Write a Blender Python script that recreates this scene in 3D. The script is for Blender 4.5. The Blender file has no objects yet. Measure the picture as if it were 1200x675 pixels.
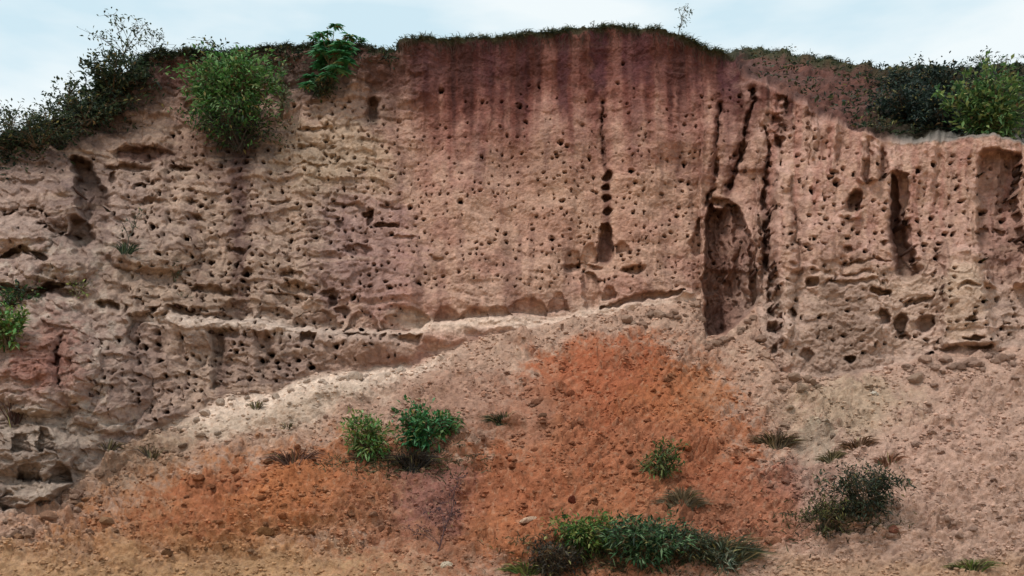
import bpy, math, random
import numpy as np
from mathutils import Vector
random.seed(7); RNG = np.random.default_rng(11)
S = bpy.context.scene; COL = S.collection

# ------------------------------------------------------------------ camera
PITCH = math.radians(13.3); EYE = 1.6
cam = bpy.data.objects.new('camera', bpy.data.cameras.new('camera')); COL.objects.link(cam)
cam.location = (0, 0, EYE); cam.rotation_euler = (math.pi/2 + PITCH, 0, 0)
cam.data.sensor_width = 36; cam.data.lens = 36; cam.data.clip_end = 3000
S.camera = cam
# ------------------------------------------------------------------ light
SUN_EL, SUN_AZ = math.radians(58), math.radians(-38)     # azimuth: sun is behind the camera, to its left
W = bpy.data.worlds.new('World'); S.world = W; W.use_nodes = True
nt = W.node_tree; N = nt.nodes; L = nt.links
for n in list(N): N.remove(n)
out = N.new('ShaderNodeOutputWorld'); mixs = N.new('ShaderNodeMixShader')
sky = N.new('ShaderNodeTexSky'); sky.sky_type = 'NISHITA'; sky.sun_disc = False
sky.sun_elevation = SUN_EL; sky.sun_rotation = math.radians(180) + SUN_AZ
b1 = N.new('ShaderNodeBackground'); b1.inputs[1].default_value = 0.1
L.new(sky.outputs[0], b1.inputs[0])
tc = N.new('ShaderNodeTexCoord'); mp = N.new('ShaderNodeMapping'); mp.inputs['Scale'].default_value = (1, 1, 3.2)
L.new(tc.outputs['Generated'], mp.inputs[0])
cn = N.new('ShaderNodeTexNoise'); cn.inputs['Scale'].default_value = 3.4; cn.inputs['Detail'].default_value = 5; cn.inputs['Roughness'].default_value = .5
L.new(mp.outputs[0], cn.inputs[0])
cr = N.new('ShaderNodeValToRGB')
cr.color_ramp.elements[0].position = .40; cr.color_ramp.elements[0].color = (.66, .84, .92, 1)
cr.color_ramp.elements[1].position = .58; cr.color_ramp.elements[1].color = (.92, .99, 1, 1)
L.new(cn.outputs[0], cr.inputs[0])
b2 = N.new('ShaderNodeBackground'); b2.inputs[1].default_value = 1.0
L.new(cr.outputs[0], b2.inputs[0])
mixs.inputs[0].default_value = .88
L.new(b1.outputs[0], mixs.inputs[1]); L.new(b2.outputs[0], mixs.inputs[2]); L.new(mixs.outputs[0], out.inputs[0])
sd = bpy.data.lights.new('sun', 'SUN'); sd.energy = 2.3; sd.angle = math.radians(9); sd.color = (1, .95, .88)
sun = bpy.data.objects.new('sun', sd); COL.objects.link(sun)
_d = Vector((math.sin(SUN_AZ)*math.cos(SUN_EL), -math.cos(SUN_AZ)*math.cos(SUN_EL), math.sin(SUN_EL)))
sun.rotation_euler = _d.to_track_quat('Z', 'Y').to_euler()
S.view_settings.view_transform = 'Standard'; S.view_settings.look = 'None'
S.view_settings.exposure = 0.1; S.view_settings.gamma = 1

# ------------------------------------------------------------------ helpers
_g = np.random.default_rng(3).uniform(0, 2*np.pi, (256, 256))
GX, GY = np.cos(_g), np.sin(_g)
_h1 = np.random.default_rng(4).random((256, 256)); _h2 = np.random.default_rng(5).random((256, 256))
def noise(x, y, seed=0):
    x = x + seed*17.31; y = y + seed*9.77
    xi = np.floor(x).astype(np.int64); yi = np.floor(y).astype(np.int64)
    fx = x-xi; fy = y-yi
    u = fx*fx*fx*(fx*(fx*6-15)+10); v = fy*fy*fy*(fy*(fy*6-15)+10)
    def g(a, b):
        ia = (xi+a) & 255; ib = (yi+b) & 255
        return GX[ia, ib]*(fx-a) + GY[ia, ib]*(fy-b)
    n0 = g(0, 0)*(1-u)+g(1, 0)*u; n1 = g(0, 1)*(1-u)+g(1, 1)*u
    return (n0*(1-v)+n1*v)*1.45
def fbm(x, y, o=4, seed=0, gain=.5):
    a = 1; s = 0
    for i in range(o):
        s = s + a*noise(x*2**i, y*2**i, seed+i*3); a *= gain
    return s
def ridge(x, y, o=3, seed=0):
    a = 1; s = 0
    for i in range(o):
        s = s + a*(1-2*np.abs(noise(x*2**i, y*2**i, seed+i*5))); a *= .5
    return s
def worley(x, y, seed=0):
    x = x+seed*13.7; y = y+seed*5.3
    xi = np.floor(x).astype(np.int64); yi = np.floor(y).astype(np.int64)
    d1 = np.full(x.shape, 9.); d2 = np.full(x.shape, 9.); cid = np.zeros(x.shape)
    for a in (-1, 0, 1):
        for b in (-1, 0, 1):
            ia = (xi+a) & 255; ib = (yi+b) & 255
            d = (xi+a+_h1[ia, ib]-x)**2+(yi+b+_h2[ia, ib]-y)**2
            n = d < d1
            d2 = np.where(n, d1, np.minimum(d2, d)); cid = np.where(n, _h1[ib, ia], cid); d1 = np.where(n, d, d1)
    return np.sqrt(d1), np.sqrt(d2), cid
def sst(a, b, x):
    t = np.clip((x-a)/(b-a), 0, 1); return t*t*(3-2*t)
def lin(r, g, b): return np.array([((c/255)/12.92 if c <= 10 else ((c/255+.055)/1.055)**2.4) for c in (r, g, b)])
def raydir(px, py):
    dx = (px-600)/1200; dy = (337.5-py)/1200
    c, s = math.cos(PITCH), math.sin(PITCH)
    return dx, c-dy*s, s+dy*c
def unproj(px, py, Y):
    a, b, c = raydir(px, py); t = Y/b
    return a*t, Y+0*px, EYE+c*t

# ------------------------------------------------------------------ terrain lines (photo layout: x -> y), all depths in metres
def ln(*p):
    xs, ys = zip(*p); return lambda x: np.interp(x, xs, ys)
SKY = ln((-300,215),(-60,178),(0,163),(40,152),(75,143),(100,122),(125,103),(150,82),(172,64),(190,60),(215,60),(260,62),(300,57),(340,52),(385,52),(425,54),(450,59),(463,62),(469,50),(480,46),(540,44),(600,41),(640,38),(690,33),(715,29),(750,31),(780,38),(815,48),(835,55),(850,56),(870,60),(915,66),(950,71),(1000,79),(1040,84),(1100,83),(1145,82),(1200,79),(1300,76),(1500,90))
RIM = ln((-300,215),(0,163),(850,57),(862,62),(870,84),(885,96),(905,104),(945,126),(975,143),(1005,158),(1035,168),(1075,168),(1120,161),(1160,159),(1200,165),(1500,180))
B1 = ln((-300,400),(-100,365),(0,352),(100,360),(200,370),(255,376),(300,373),(345,383),(400,387),(450,389),(480,388),(510,375),(560,371),(600,371),(660,367),(700,360),(760,352),(820,347),(827,394),(850,392),(868,372),(885,356),(893,395),(915,436),(960,440),(1030,430),(1100,410),(1200,405),(1500,400))
B2 = ln((-300,640),(0,604),(60,588),(95,560),(150,522),(190,501),(230,483),(265,464),(320,461),(355,442),(400,436),(450,431),(490,426),(520,412),(560,398),(600,388),(660,378),(700,371),(760,360),(820,351),(827,398),(850,395),(868,376),(885,362),(893,400),(915,440),(960,446),(1030,436),(1100,416),(1200,411),(1500,406))
YB2 = ln((-300,15.7),(0,15.9),(60,16.1),(95,16.5),(150,17.0),(190,17.3),(265,17.8),(355,18.1),(490,18.6),(600,19.1),(700,19.5),(820,19.7),(826,19.7),(885,19.5),(900,19.0),(930,18.3),(1030,18.3),(1200,18.3),(1500,18))
YB1 = ln((-300,17.3),(0,17.4),(100,17.6),(200,18.2),(300,18.6),(480,18.9),(520,19.2),(600,19.35),(700,19.6),(820,19.75),(885,19.55),(900,19.05),(930,18.4),(1200,18.4),(1500,18.1))
YR = ln((-300,20),(0,20.0),(130,20.2),(200,20.6),(440,20.6),(480,20.2),(700,20.3),(850,20.4),(900,19.8),(950,19.4),(1035,19.2),(1200,19.2),(1500,19))
# ------------------------------------------------------------------ grid
xin = np.arange(-12, 1213, 1.0)
xo = 12 + np.cumsum(np.linspace(1.5, 14, 40))
gx = np.concatenate([-xo[::-1], xin, 1200+xo])
nx = len(gx)
NR = 650
v = np.linspace(0, 1, NR)
PX = np.repeat(gx[None, :], NR, 0)
ys = SKY(gx) + 1.3*noise(gx/6, gx*0, 5) + 2.2*noise(gx/23, gx*0, 8)+.8*noise(gx/2.7, gx*0, 6)
PYb = 742.0
PY = PYb + (ys[None, :]-PYb)*v[:, None]
# warped copies used to keep every edge irregular
wx = PX + 4.0*noise(PX/26, PY/26, 1) + 1.8*noise(PX/8, PY/8, 2)
wy = PY + 3.2*noise(PX/24, PY/24, 3) + 1.6*noise(PX/7, PY/7, 4)
fx = PX; b1 = B1(fx)+2.5*noise(fx/15, PY*0, 11); b2 = np.maximum(B2(fx)+3*noise(fx/17, PY*0, 12), b1+1.5)
rim = RIM(fx) + 1.5*noise(fx/9, PY*0, 13)
rim = np.maximum(rim, ys[None, :])
Ybot = 15.0 + .2*np.sin(fx/170)
i675, iB2, iB1, iR = 1/Ybot, 1/YB2(fx), 1/YB1(fx), 1/YR(fx)
def sm(a, w):                            # smooth along x
    k_ = np.ones(w)/w; return np.convolve(np.pad(a, w//2, 'edge'), k_, 'valid')[:len(a)]
b2s = sm(sm(B2(gx)-18*((gx > 826)*(gx < 960)), 61), 41)[None, :]; iS = sm(sm(1/YB2(gx), 61), 41)[None, :]
talus = i675 + (iS-i675)*((675-PY)/(675-b2s))
iB2 = i675 + (iS-i675)*((675-b2)/(675-b2s))
iB1 = np.minimum(iB1, iB2-.0004)
t1 = np.clip((b2-PY)/(b2-b1), 0, 1); low = iB2+(iB1-iB2)*t1
t2 = np.clip((b1-PY)/(b1-rim), 0, 1); wall = iB1+(iR-iB1)*t2
inv = np.where(PY > b2, talus, np.where(PY > b1, low, wall))
Y = 1/inv
# recessed upper slope behind the front rim on the right
back = sst(0, 1.4, rim-PY)*sst(852, 880, fx)
t3 = np.clip((rim-PY)/np.maximum(rim-ys[None, :], 1), 0, 1)
Yback = YR(fx)+1.1 + 6.0*t3 + .9*sst(1000, 1080, fx)
Y = Y*(1-back)+Yback*back
isback = back > .5
WALL = (PY < b2)*(~isback); TAL = PY >= b2
wallm = np.clip((b2-PY)/6, 0, 1)*(1-back)

# --- stamps in depth
def ell(cx, cy, rx, ry, rot=0, soft=.35):
    c, s = math.cos(math.radians(rot)), math.sin(math.radians(rot))
    dx, dy = wx-cx, wy-cy
    d = np.sqrt(((dx*c+dy*s)/rx)**2+((-dx*s+dy*c)/ry)**2)
    return 1-sst(1-soft, 1+soft*.4, d)
def stroke(pts, soft=.4):
    best = np.full(PX.shape, 9.)
    for (x0, y0, w0), (x1, y1, w1) in zip(pts[:-1], pts[1:]):
        dx, dy = x1-x0, y1-y0
        t = np.clip(((wx-x0)*dx+(wy-y0)*dy)/(dx*dx+dy*dy), 0, 1)
        d = np.hypot(wx-x0-t*dx, wy-y0-t*dy)/(w0+(w1-w0)*t)
        best = np.minimum(best, d)
    return 1-sst(1-soft, 1+soft*.5, best)
def band(rows, soft=2.5):
    yy = [r[0] for r in rows]
    xl = np.interp(wy, yy, [r[1] for r in rows]); xr = np.interp(wy, yy, [r[2] for r in rows])
    return sst(-soft, soft, wx-xl)*sst(-soft, soft, xr-wx)*sst(yy[0]-soft, yy[0]+soft, wy)*(1-sst(yy[-1]-soft, yy[-1]+soft, wy))
def dome(cx, cy, rx, ry, rot=0):       # smooth hollow or bulge
    c, s = math.cos(math.radians(rot)), math.sin(math.radians(rot))
    dx, dy = wx-cx, wy-cy
    return np.clip(1-((dx*c+dy*s)/rx)**2-((-dx*s+dy*c)/ry)**2, 0, 1)**.6
def hump(cx, cy, rx, ry, rot=0):
    c, s = math.cos(math.radians(rot)), math.sin(math.radians(rot))
    dx, dy = wx+10*noise(PX/40, PY/30, 180)-cx, wy+8*noise(PX/36, PY/26, 181)-cy
    return np.exp(-1.6*(((dx*c+dy*s)/rx)**2+((-dx*s+dy*c)/ry)**2))*1.1
# overhang stamp: sharp on its upper edge, fading downwards = a ledge lip that throws shade on what is below
def lip(x0, x1, y, h, tilt=0):
    yy = y + tilt*(wx-x0) + 5*noise(PX/38, PY*0+y, 121)+2.5*noise(PX/13, PY*0+y, 122)
    return sst(x0-4, x0+8, wx)*(1-sst(x1-8, x1+4, wx))*sst(-1, 1.2, wy-yy)*(1-sst(.3*h, h, wy-yy))*sst(-.25, .25, noise(PX/30, PY/60+y, 123)+.5*noise(PX/9, PY/30, 124))
def niche(x0, x1, ytop, ybot):          # domed hollow with a floor: deepest at its foot
    u = (wx-(x0+x1)/2)/((x1-x0)/2); top = ybot-(ybot-ytop)*np.sqrt(np.clip(1-u*u, 0, 1))
    return (np.abs(u) < 1)*sst(0, 4, wy-top)*sst(-1.2, 1.2, ybot-wy)*(.35+.65*np.clip((wy-top)/np.maximum(ybot-top, 1), 0, 1))
dY = np.zeros_like(Y)
gate = np.clip(.55+1.1*noise(PX/14, PY/13, 131)+.6*noise(PX/5, PY/6, 132), .1, 1.1)
def crack(pts, w=1.): return (.45*stroke([(x, y, q*3.2*w) for x, y, q in pts], 1.)*(.5+.5*gate)+.75*stroke([(x, y, q*w) for x, y, q in pts], .25)*gate)
# great alcove at the right of the main face
alc = band([(236,836,866),(250,828,872),(300,825,884),(345,824,889),(372,825,876),(394,827,850)], 1.3)
alc = alc*sst(-3, 4, wy-236+10*noise(PX/9, PY/20, 133))
dY += alc*(.85 - .38*np.clip((wx-826)/58, 0, 1)**1.6)
dY += alc*.10*np.abs(noise(wx/5, wy/40, 134))+alc*.07*sst(.25, .4, noise(wx/6, wy/9, 135))-alc*.25*band([(236,846,862),(330,850,858)], 3)
dY -= .5*dome(918, 300, 16, 110)*(PX > 902)+.35*dome(880, 300, 14, 60)
dY -= .3*dome(895, 400, 40, 40)+.25*dome(965, 260, 30, 90)
dY += alc*.12*noise(wx/5, wy/60, 31) + alc*sst(318, 322, wy)*.12
dY += .35*band([(228,838,856),(238,834,866)], 2)
# triangular scoop left of the alcove
dY += .28*band([(252,822,824),(285,806,824),(300,815,824)], 2)
# cracks
dY += .40*crack([(882,108,2.5),(876,150,2.5),(868,190,3.2),(857,220,3.5)])
dY += .38*crack([(845,120,1),(840,165,1.8),(838,205,2.6),(832,236,3)])
dY += .36*crack([(896,150,2),(899,190,2.6),(897,235,3.8),(899,285,4.5),(898,315,3)])
dY += .40*crack([(905,318,7),(906,350,9),(909,380,7),(905,415,6)])
dY += .30*crack([(917,108,7),(913,140,8),(914,170,7)])+.2*ell(913,168,9,6)
# central crack and its chain of collapsed burrows
dY += .2*crack([(705,118,1.2),(708,150,1.8),(710,192,2)])
for cx, cy, rx, ry in ((711,205,5,5),(712,218,4,5),(710,232,5.5,4),(713,246,5,6)): dY += .3*ell(cx, cy, rx, ry)
dY += .42*band([(262,703,714),(275,702,718),(300,701,719),(306,700,712)], 1.8)
dY += .22*niche(722,738,282,298)+.2*niche(682,702,282,308)+.2*niche(660,684,290,312)
dY += .25*band([(318,684,692),(330,683,703),(352,682,704),(362,688,700)], 2)
dY += .3*ell(742,318,15,5,-4)+.22*ell(682,312,26,5,3)
# undercut with domed hollows along the foot of the main face
for a in ((598,642,348,368),(640,668,342,364),(706,722,332,350),(508,540,358,377),(538,572,360,374),(570,600,358,372),(448,506,360,388),(404,446,362,388),(345,400,362,385),(300,345,358,376),(255,300,350,376)):
    dY += .26*niche(*a)
dY += .28*stroke([(705,360,1.5),(740,352,4),(775,347,4),(802,341,1.5)])
dY += .16*stroke([(760,372,1),(785,368,2.2)])+.16*stroke([(762,378,1),(782,377,2)])
# hollows left of centre
for cx, cy, rx, ry, d in ((430,251,9,5,.3),(432,260,5,8,.3),(452,266,14,4,.3),(421,295,16,8,.25),(398,262,6,5,.2),(345,338,14,7,.2),(385,345,12,6,.25),(362,340,8,5,.2),(388,352,5,6,.3),(402,362,10,5,.25),(340,352,18,8,.2),(438,130,6,12,.2),(167,181,36,9,.3),(212,198,14,5,.3),(150,197,28,4,.2),(135,210,6,8,.2)):
    dY += d*ell(cx, cy, rx, ry)
for x0, x1, yy, h, tl, d in ((340,440,150,5,.05,.12),(345,405,163,5,.1,.12),(350,430,175,5,-.1,.15),(330,400,190,5,.05,.12),(300,470,236,4,.02,.1),(430,490,275,4,0,.14),(285,380,318,5,.1,.16),(470,560,306,4,-.1,.1),(230,300,290,5,0,.18),(225,330,335,6,.08,.2),(180,260,360,6,.12,.2),(225,260,255,5,0,.15),(150,230,215,5,.05,.2),(160,235,236,5,.05,.15)):
    dY += d*lip(x0, x1, yy, h*1.6, tl)
# left wall: big blocks, gullies between them
dY += .7*band([(188,88,100),(215,92,118),(245,95,128),(258,100,112)], 4)
dY += .55*band([(258,88,104),(280,84,112),(300,92,100)], 4)
dY += .4*crack([(45,262,2),(70,275,3),(95,282,3)])+.3*crack([(5,250,2),(40,242,2),(60,255,2)])
dY += .4*stroke([(2,300,2),(30,292,4),(58,306,3)])+.35*stroke([(35,350,5),(60,340,7),(75,335,3)])
dY -= .45*dome(25,275,45,22)+.4*dome(70,235,38,30)+.35*dome(70,308,50,26)+.3*dome(18,322,30,20)+.4*dome(180,290,60,32)
dY += .35*lip(0,110,335,16,.05)+.3*lip(110,250,352,14,.1)
# lower left walls
dY += .3*band([(370,152,200),(400,150,203),(415,160,196)], 4)
dY -= .55*dome(50,420,70,70)+.3*dome(130,450,50,60)
dY += .35*crack([(70,392,1.2),(66,430,2),(68,450,1.2)])
dY += .3*band([(392,250,262),(455,250,262)], 4)+.2*band([(395,300,318),(450,310,322)], 5)
dY += .3*lip(250,540,391,12,.02)
for a in ((12,38,505,530),(44,70,500,530),(18,52,540,562),(62,84,540,566),(70,104,580,610),(98,124,578,600),(0,20,575,598)):
    dY += .38*niche(*a)
dY -= .4*dome(40,530,60,32)+.35*dome(60,590,60,28)
# right wall: gullies, pillars, niches
dY += .45*stroke([(1044,212,4),(1049,250,9),(1054,290,11),(1064,318,12)], .4)
dY += .5*band([(178,1150,1196),(215,1147,1196),(300,1148,1198),(325,1158,1192),(335,1168,1184)], 3)
dY += .3*band([(335,1152,1215),(405,1166,1215)], 3)
dY -= .18*band([(128,948,955),(165,948,957),(185,952,955)], 2)+.2*band([(168,1005,1012),(215,1006,1011)], 2)+.2*band([(170,1017,1029),(212,1019,1028)], 2)
dY += .18*ell(1033,195,4,20)+.15*ell(985,160,5,30)
dY += .48*ell(1001,238,9,14)
dY += .3*band([(205,1040,1062),(260,1044,1066),(325,1056,1074)], 1.2)
dY -= .28*band([(292,1106,1147),(345,1104,1150),(404,1106,1162)], 4)
for x0, y0, y1_, w_, dd in ((1100,172,262,9,.16),(1120,176,226,6,.12),(1178,180,262,7,.14),(950,126,182,9,.2),(970,150,196,8,.14),(1015,165,226,8,.18),(1031,170,224,6,.12),(985,158,240,10,.1),(1085,178,250,8,.1),(935,120,190,7,.1)):
    u_ = np.clip(1-np.abs(PX+5*noise(PX/12, PY/34, x0)-x0)/w_, 0, 1); dY += dd*u_**.8*sst(y0-4, y0+10, wy)*(1-sst(y1_-30, y1_+6, wy))*(.6+.5*gate)
dY -= .12*band([(96,872,898),(200,868,896)], 2)
dY -= .15*ell(1000,250,14,6)
for cx, cy, rx, ry, d in ((1058,378,9,11,.4),(1085,380,9,9,.35),(1034,373,8,10,.4),(1030,342,13,4,.4),(952,328,8,6,.3),(1137,376,6,4,.3),(995,420,7,5,.4),(930,365,6,6,.3),(947,416,7,10,.25),(1058,389,10,4,.2),(1062,393,10,4,.3),(1140,396,12,3,.3)):
    dY += d*ell(cx, cy, rx, ry)
for x0, x1, yy, h, tl, d in ((985,1042,290,6,-.16,.25),(915,1045,306,4,0,.14),(930,1020,316,4,.02,.12),(1060,1110,308,4,-.1,.15),(1110,1150,337,4,-.05,.2),(1055,1105,350,5,-.05,.2),(1130,1200,404,5,0,.3),(1060,1120,402,4,.05,.2),(960,1040,330,5,0,.15),(1150,1200,268,5,.02,.15),(1165,1215,281,5,0,.15)):
    dY += d*lip(x0, x1, yy, h*1.6, tl)
# upper mass at left of main face: shoulder of the main block stands proud
dY -= .35*sst(455, 475, wx)*(1-sst(480, 560, wx))*(1-sst(80, 170, wy))
dY += .3*band([(118,432,445),(140,428,442)], 4)
dY *= wallm
# talus: fans, gullies, mounds (pushed towards the camera = higher)
tm = (PY >= b2)*np.clip((PY-b2)/25, 0, 1)
fan = hump(715, 560, 190, 175)*.55 + hump(320, 590, 230, 60, -14)*.5 + hump(1100, 560, 190, 130)*.45
fan += -hump(575, 560, 40, 90, 12)*.45 - hump(930, 520, 45, 70, -25)*.4 - hump(150, 560, 50, 60, -50)*.3
fan += hump(350, 470, 150, 28, -18)*.35 + hump(700, 410, 60, 20)*.25
fan += hump(610, 640, 60, 26)*.3+hump(1000, 612, 60, 25)*.35+hump(600, 498, 28, 12)*.2
fan += -hump(705, 640, 50, 20)*.2
dY -= fan*tm*.9
Y = Y + dY
X0, Y0, Z0 = unproj(PX, PY, Y)

# --- relief (displacement in world space)
left = 1-sst(380, 520, PX+.25*(PY-200)); right = sst(840, 900, PX); mid = (1-left)*(1-right)
upper = 1-sst(110, 175, PY+12*noise(PX/30, PY/60, 40))
d = np.zeros_like(Y)
# flutes and runnels running down the wall
fl = noise(PX/22, PY/260, 21)*.6+noise(PX/9, PY/150, 22)*.35+noise(PX/4.5, PY/70, 23)*.16
d += fl*(.07*mid+.21*right*sst(0, 1, 1-(PY-300)/60)+.05*left)*(.6+.7*upper)
# uneven broad swelling
d += .2*fbm(PX/95, PY/80, 3, 24)+.14*noise(PX/42, PY/300, 140)*(1-.3*left)+.05*left*np.abs(noise(PX/20, PY/70, 141))
d += .13*left*(sst(.0, .05, noise(PX/48, PY/18, 142))-.5)+.08*left*(sst(.1, .15, noise(PX/20, PY/10, 143)))+.05*right*sst(.05, .1, noise(PX/30, PY/16, 144))*sst(250, 310, PY)+.02*mid*sst(.2, .3, noise(PX/26, PY/14, 145))
# bedded ledges (long in x), strong at left and at the foot
led = ridge(PX/75+.4*noise(PX/60, PY/30, 60), PY/15+.5*noise(PX/50, PY/50, 61), 3, 25)
ledm = .085*left + .008*mid*(1-upper)+.06*mid*sst(300, 350, PY)+.02*right*sst(270, 330, PY)
d += led*ledm*(.1+1.1*np.clip(fbm(PX/60, PY/40, 2, 26)+.4, 0, 1))*(1-.7*upper)
d += .16*left*noise(PX/26, PY/110, 200)+.10*left*sst(.0, .12, noise(PX/30, PY/80, 201))
rp = np.clip((PY-b1)/9, 0, 1)*(1-sst(12, 45, PY-b1))*sst(150, 230, PX)*(1-sst(520, 570, PX))
d += .42*rp
lump_r = .5
# knobbly lumps and pits
w1, w2, wc = worley(PX/15+.3*noise(PX/9, PY/9, 70), PY/11, 1)
lump = (.45-w1)
pit = .25+.75*sst(-.1, .45, noise(PX/70, PY/45, 148)+.4*noise(PX/25, PY/20, 149))
d += lump*((-.075*left*pit+.02*left)*(1-.6*upper)+.015*mid+.012*right*sst(300, 340, PY)+.06*right*dome(995, 390, 50, 60))
w3, w4, _ = worley(PX/6.5+.3*noise(PX/5, PY/5, 71), PY/5.5, 2)
d += (.45-w3)*(-.03*left*pit+.007*mid+.016*right+.07*dome(1000, 395, 52, 65)+.05*dome(215, 330, 120, 60))
d += .012*fbm(PX/10, PY/10, 4, 27, .65)*(1+2*left*pit+1.2*right)+.03*np.abs(noise(PX/7, PY/6, 147))*(.12+.6*left*pit)
d += .012*noise(PX/3, PY/2.6, 28)*(1+left)
# small missing flakes: thresholded pits scattered over the face
fk = noise(PX/9, PY/6, 29)+.5*noise(PX/4, PY/3, 30)
d -= .07*sst(.62, .8, fk)*(left*.9+.3*mid*sst(120, 200, PY)+.4*right*sst(200, 260, PY))
d *= wallm*(1-.45*left)*(1-.2*right)
# talus: clods and crumbs
cl1, cl2, cc = worley(PX/13+.45*noise(PX/12, PY/8, 80), PY/7+.25*PX/13+.4*noise(PX/12, PY/8, 81), 3)
cs1, cs2, cc2 = worley(PX/5, PY/2.6-.2*PX/5, 4)
red = dome(720, 540, 190, 160)
den = .35+.9*np.clip(fbm(PX/60, PY/35, 3, 33)+.3, 0, 1)+.4*(1-sst(100, 260, PX))
dt = np.clip(.5-cl1, -.2, .5)*.06*den + np.clip(.5-cs1, -.2, .5)*.008*den
# diagonal erosion rills down the slope
rx_ = PX+.9*(PY-450)*np.sign(700-PX)*.6
dt += .025*ridge(rx_/34, PY/40, 2, 35)+.05*fbm(PX/30, PY/14, 4, 36, .5)+.10*fbm(PX/110, PY/60, 2, 37)
dt += .07*sst(.2, .6, noise(PX/22, PY/11, 38)+.3*noise(PX/10, PY/6, 39))*den
tal = np.clip((PY-b2+3)/10, 0, 1)
ua = PX*.9+PY*.75; va = PY*.9-PX*.32*sst(900, 500, PX)+PX*.2*sst(700, 1000, PX)*.6
dt += (.085*np.abs(noise(ua/26, va/11, 150))+.035*np.abs(noise(ua/11, va/5.5, 151)))*(.5+.8*den)
dt -= .045*sst(.22, .5, noise(ua/15, va/6, 152)+.3*noise(PX/7, PY/4, 153))*den
dt += .035*cc*sst(.05, .2, cl2-cl1)*den
dt *= tal*(1-.55*sst(640, 668, PY)*(.5+.5*sst(500, 300, PX)))
wht = dome(330, 472, 150, 40, -20)
dt *= (1-.45*wht)
# upper back slope
db = back*(.12*ridge(PX/60, PY/9+PX/200, 3, 41)+.10*fbm(PX/14, PY/7, 4, 42))
X1 = X0 + .03*wallm*noise(PX/8, PY/8, 90)+.02*tal*noise(PX/6, PY/6, 91)
Y1 = Y0 - d - .5*dt - .55*db
Z1 = Z0 + .85*dt + .65*db + .02*wallm*noise(PX/7, PY/7, 92)

# --- nest burrows
def dens(x, y):
    if y < SKY(x)+40: return 0
    if 470 <= x < 820:
        if y > 340: return 0
        return .15+.85*min(1, max(0, (y-130)/80)) if y > 110+25*math.sin(x/60.) else .02
    if 820 <= x < 890: return .45 if 90 < y < 230 else (.5 if y < 330 else .1)
    if 890 <= x:
        if y < RIM(x)+20: return 0
        if y < 290: return .8
        return .35 if y < 400 else .12 if y < 425 else 0
    if x < 470:
        if x < 150: return .12 if 180 < y < 330 else (.4 if (x > 90 and 400 < y < 490) else .06 if 400 < y < 470 else 0)
        if y < B1(x): return .9 if y > 190 else (.7 if y > 120 and x > 330 else .35 if y > 130 else 0)
        return .6 if y < B2(x)-6 else 0
    return 0
holes = []
fixed = [(657,168,3),(664,173,3.4),(691,183,3.6),(803,190,3.4),(739,202,3.2),(616,142,2.6),(609,125,2.8),(730,74,3.2),(517,108,4),(467,140,2.6),
 (540,240,3),(660,235,3),(479,240,3.4),(458,275,3),(480,241,3),(490,331,3.6),(415,348,4),(367,407,4.2),(350,423,3.8),(366,431,4),(319,417,4),(325,425,4),(308,424,4),
 (165,402,4),(175,411,3.8),(162,425,4.4),(189,424,4),(217,397,4.6),(221,437,3.4),(189,405,3.6),(139,399,4),(293,445,3.8),(178,478,4),(198,484,4),(186,493,3.6),(162,470,3.6),
 (179,267,5.2),(219,281,4.6),(247,307,4),(277,311,4),(290,323,4.4),(224,300,3.4),(263,320,3.6),(268,235,3.4),(208,237,3),
 (1075,200,3.8),(1094,193,3.6),(978,200,4),(983,212,4.2),(953,221,4.8),(973,207,3),(990,196,3),(1125,205,3.8),(1123,220,4),(1128,235,3.6),(1177,245,3.8),(1154,247,3.8),(1178,257,3.4),(1193,222,4),(1196,262,3.6),
 (1098,303,4.6),(1084,287,4.4),(1080,272,4.2),(1102,285,3.8),(1109,273,3.4),(1117,274,3.2),(1065,257,3.8),(1077,257,3.4),(1094,254,3.2),(970,255,3.4),(980,238,3.2),(999,269,3),(955,279,3),(946,287,3.4),(1007,273,2.6),
 (1140,368,3.4),(1138,375,4),(1121,376,3),(1152,354,3.4),(1168,351,3.4),(960,371,3.2),(1012,413,3),(1025,404,3),(942,371,2.6),(659,388,3.4),(786,385,3),(796,357,2.8)]
for h in fixed: holes.append((float(h[0]), float(h[1]), float(h[2])*.9))
rr = random.Random(5); tries = 0
while tries < 60000 and len(holes) < 1600:
    tries += 1
    x = rr.uniform(-10, 1210); y = rr.uniform(60, 500)
    dn = dens(x, y)
    cl = .2+.8*float(np.clip(.45+1.9*noise(np.array([x/34]), np.array([y/22]), 55)[0], 0, 1))**1.2
    if rr.random() > dn*cl*(.45+.55*float(noise(np.array([x/90]), np.array([y/7]), 58)[0] > -.05)): continue
    r = rr.choice((1.15, 1.3, 1.5, 1.6, 1.8, 2.0, 2.3, 2.7)) + (.5*rr.random() if (x < 420 or x > 900) else 0)
    if any((x-a)**2+(y-b)**2 < (r+c+rr.choice((1.5, 3, 5)))**2 for a, b, c in holes[-900:]): continue
    if 824 < x < 832 or abs(x-710) < 9 and 190 < y < 310 or 1040 < x < 1066 and y < 330: continue
    r *= .76 if 470 < x < 830 else .9
    holes.append((x, y, r))
holes.sort(key=lambda h: -h[2])
dele = np.zeros(PX.shape, bool)
burrows = []
def cell(px, py):
    i = int(np.searchsorted(gx, px)); i = min(max(i, 1), nx-1)
    if abs(gx[i-1]-px) < abs(gx[i]-px): i -= 1
    j = int(round((py-PYb)/(ys[i]-PYb)*(NR-1))); return min(max(j, 0), NR-1), i
hr = random.Random(9)
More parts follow.
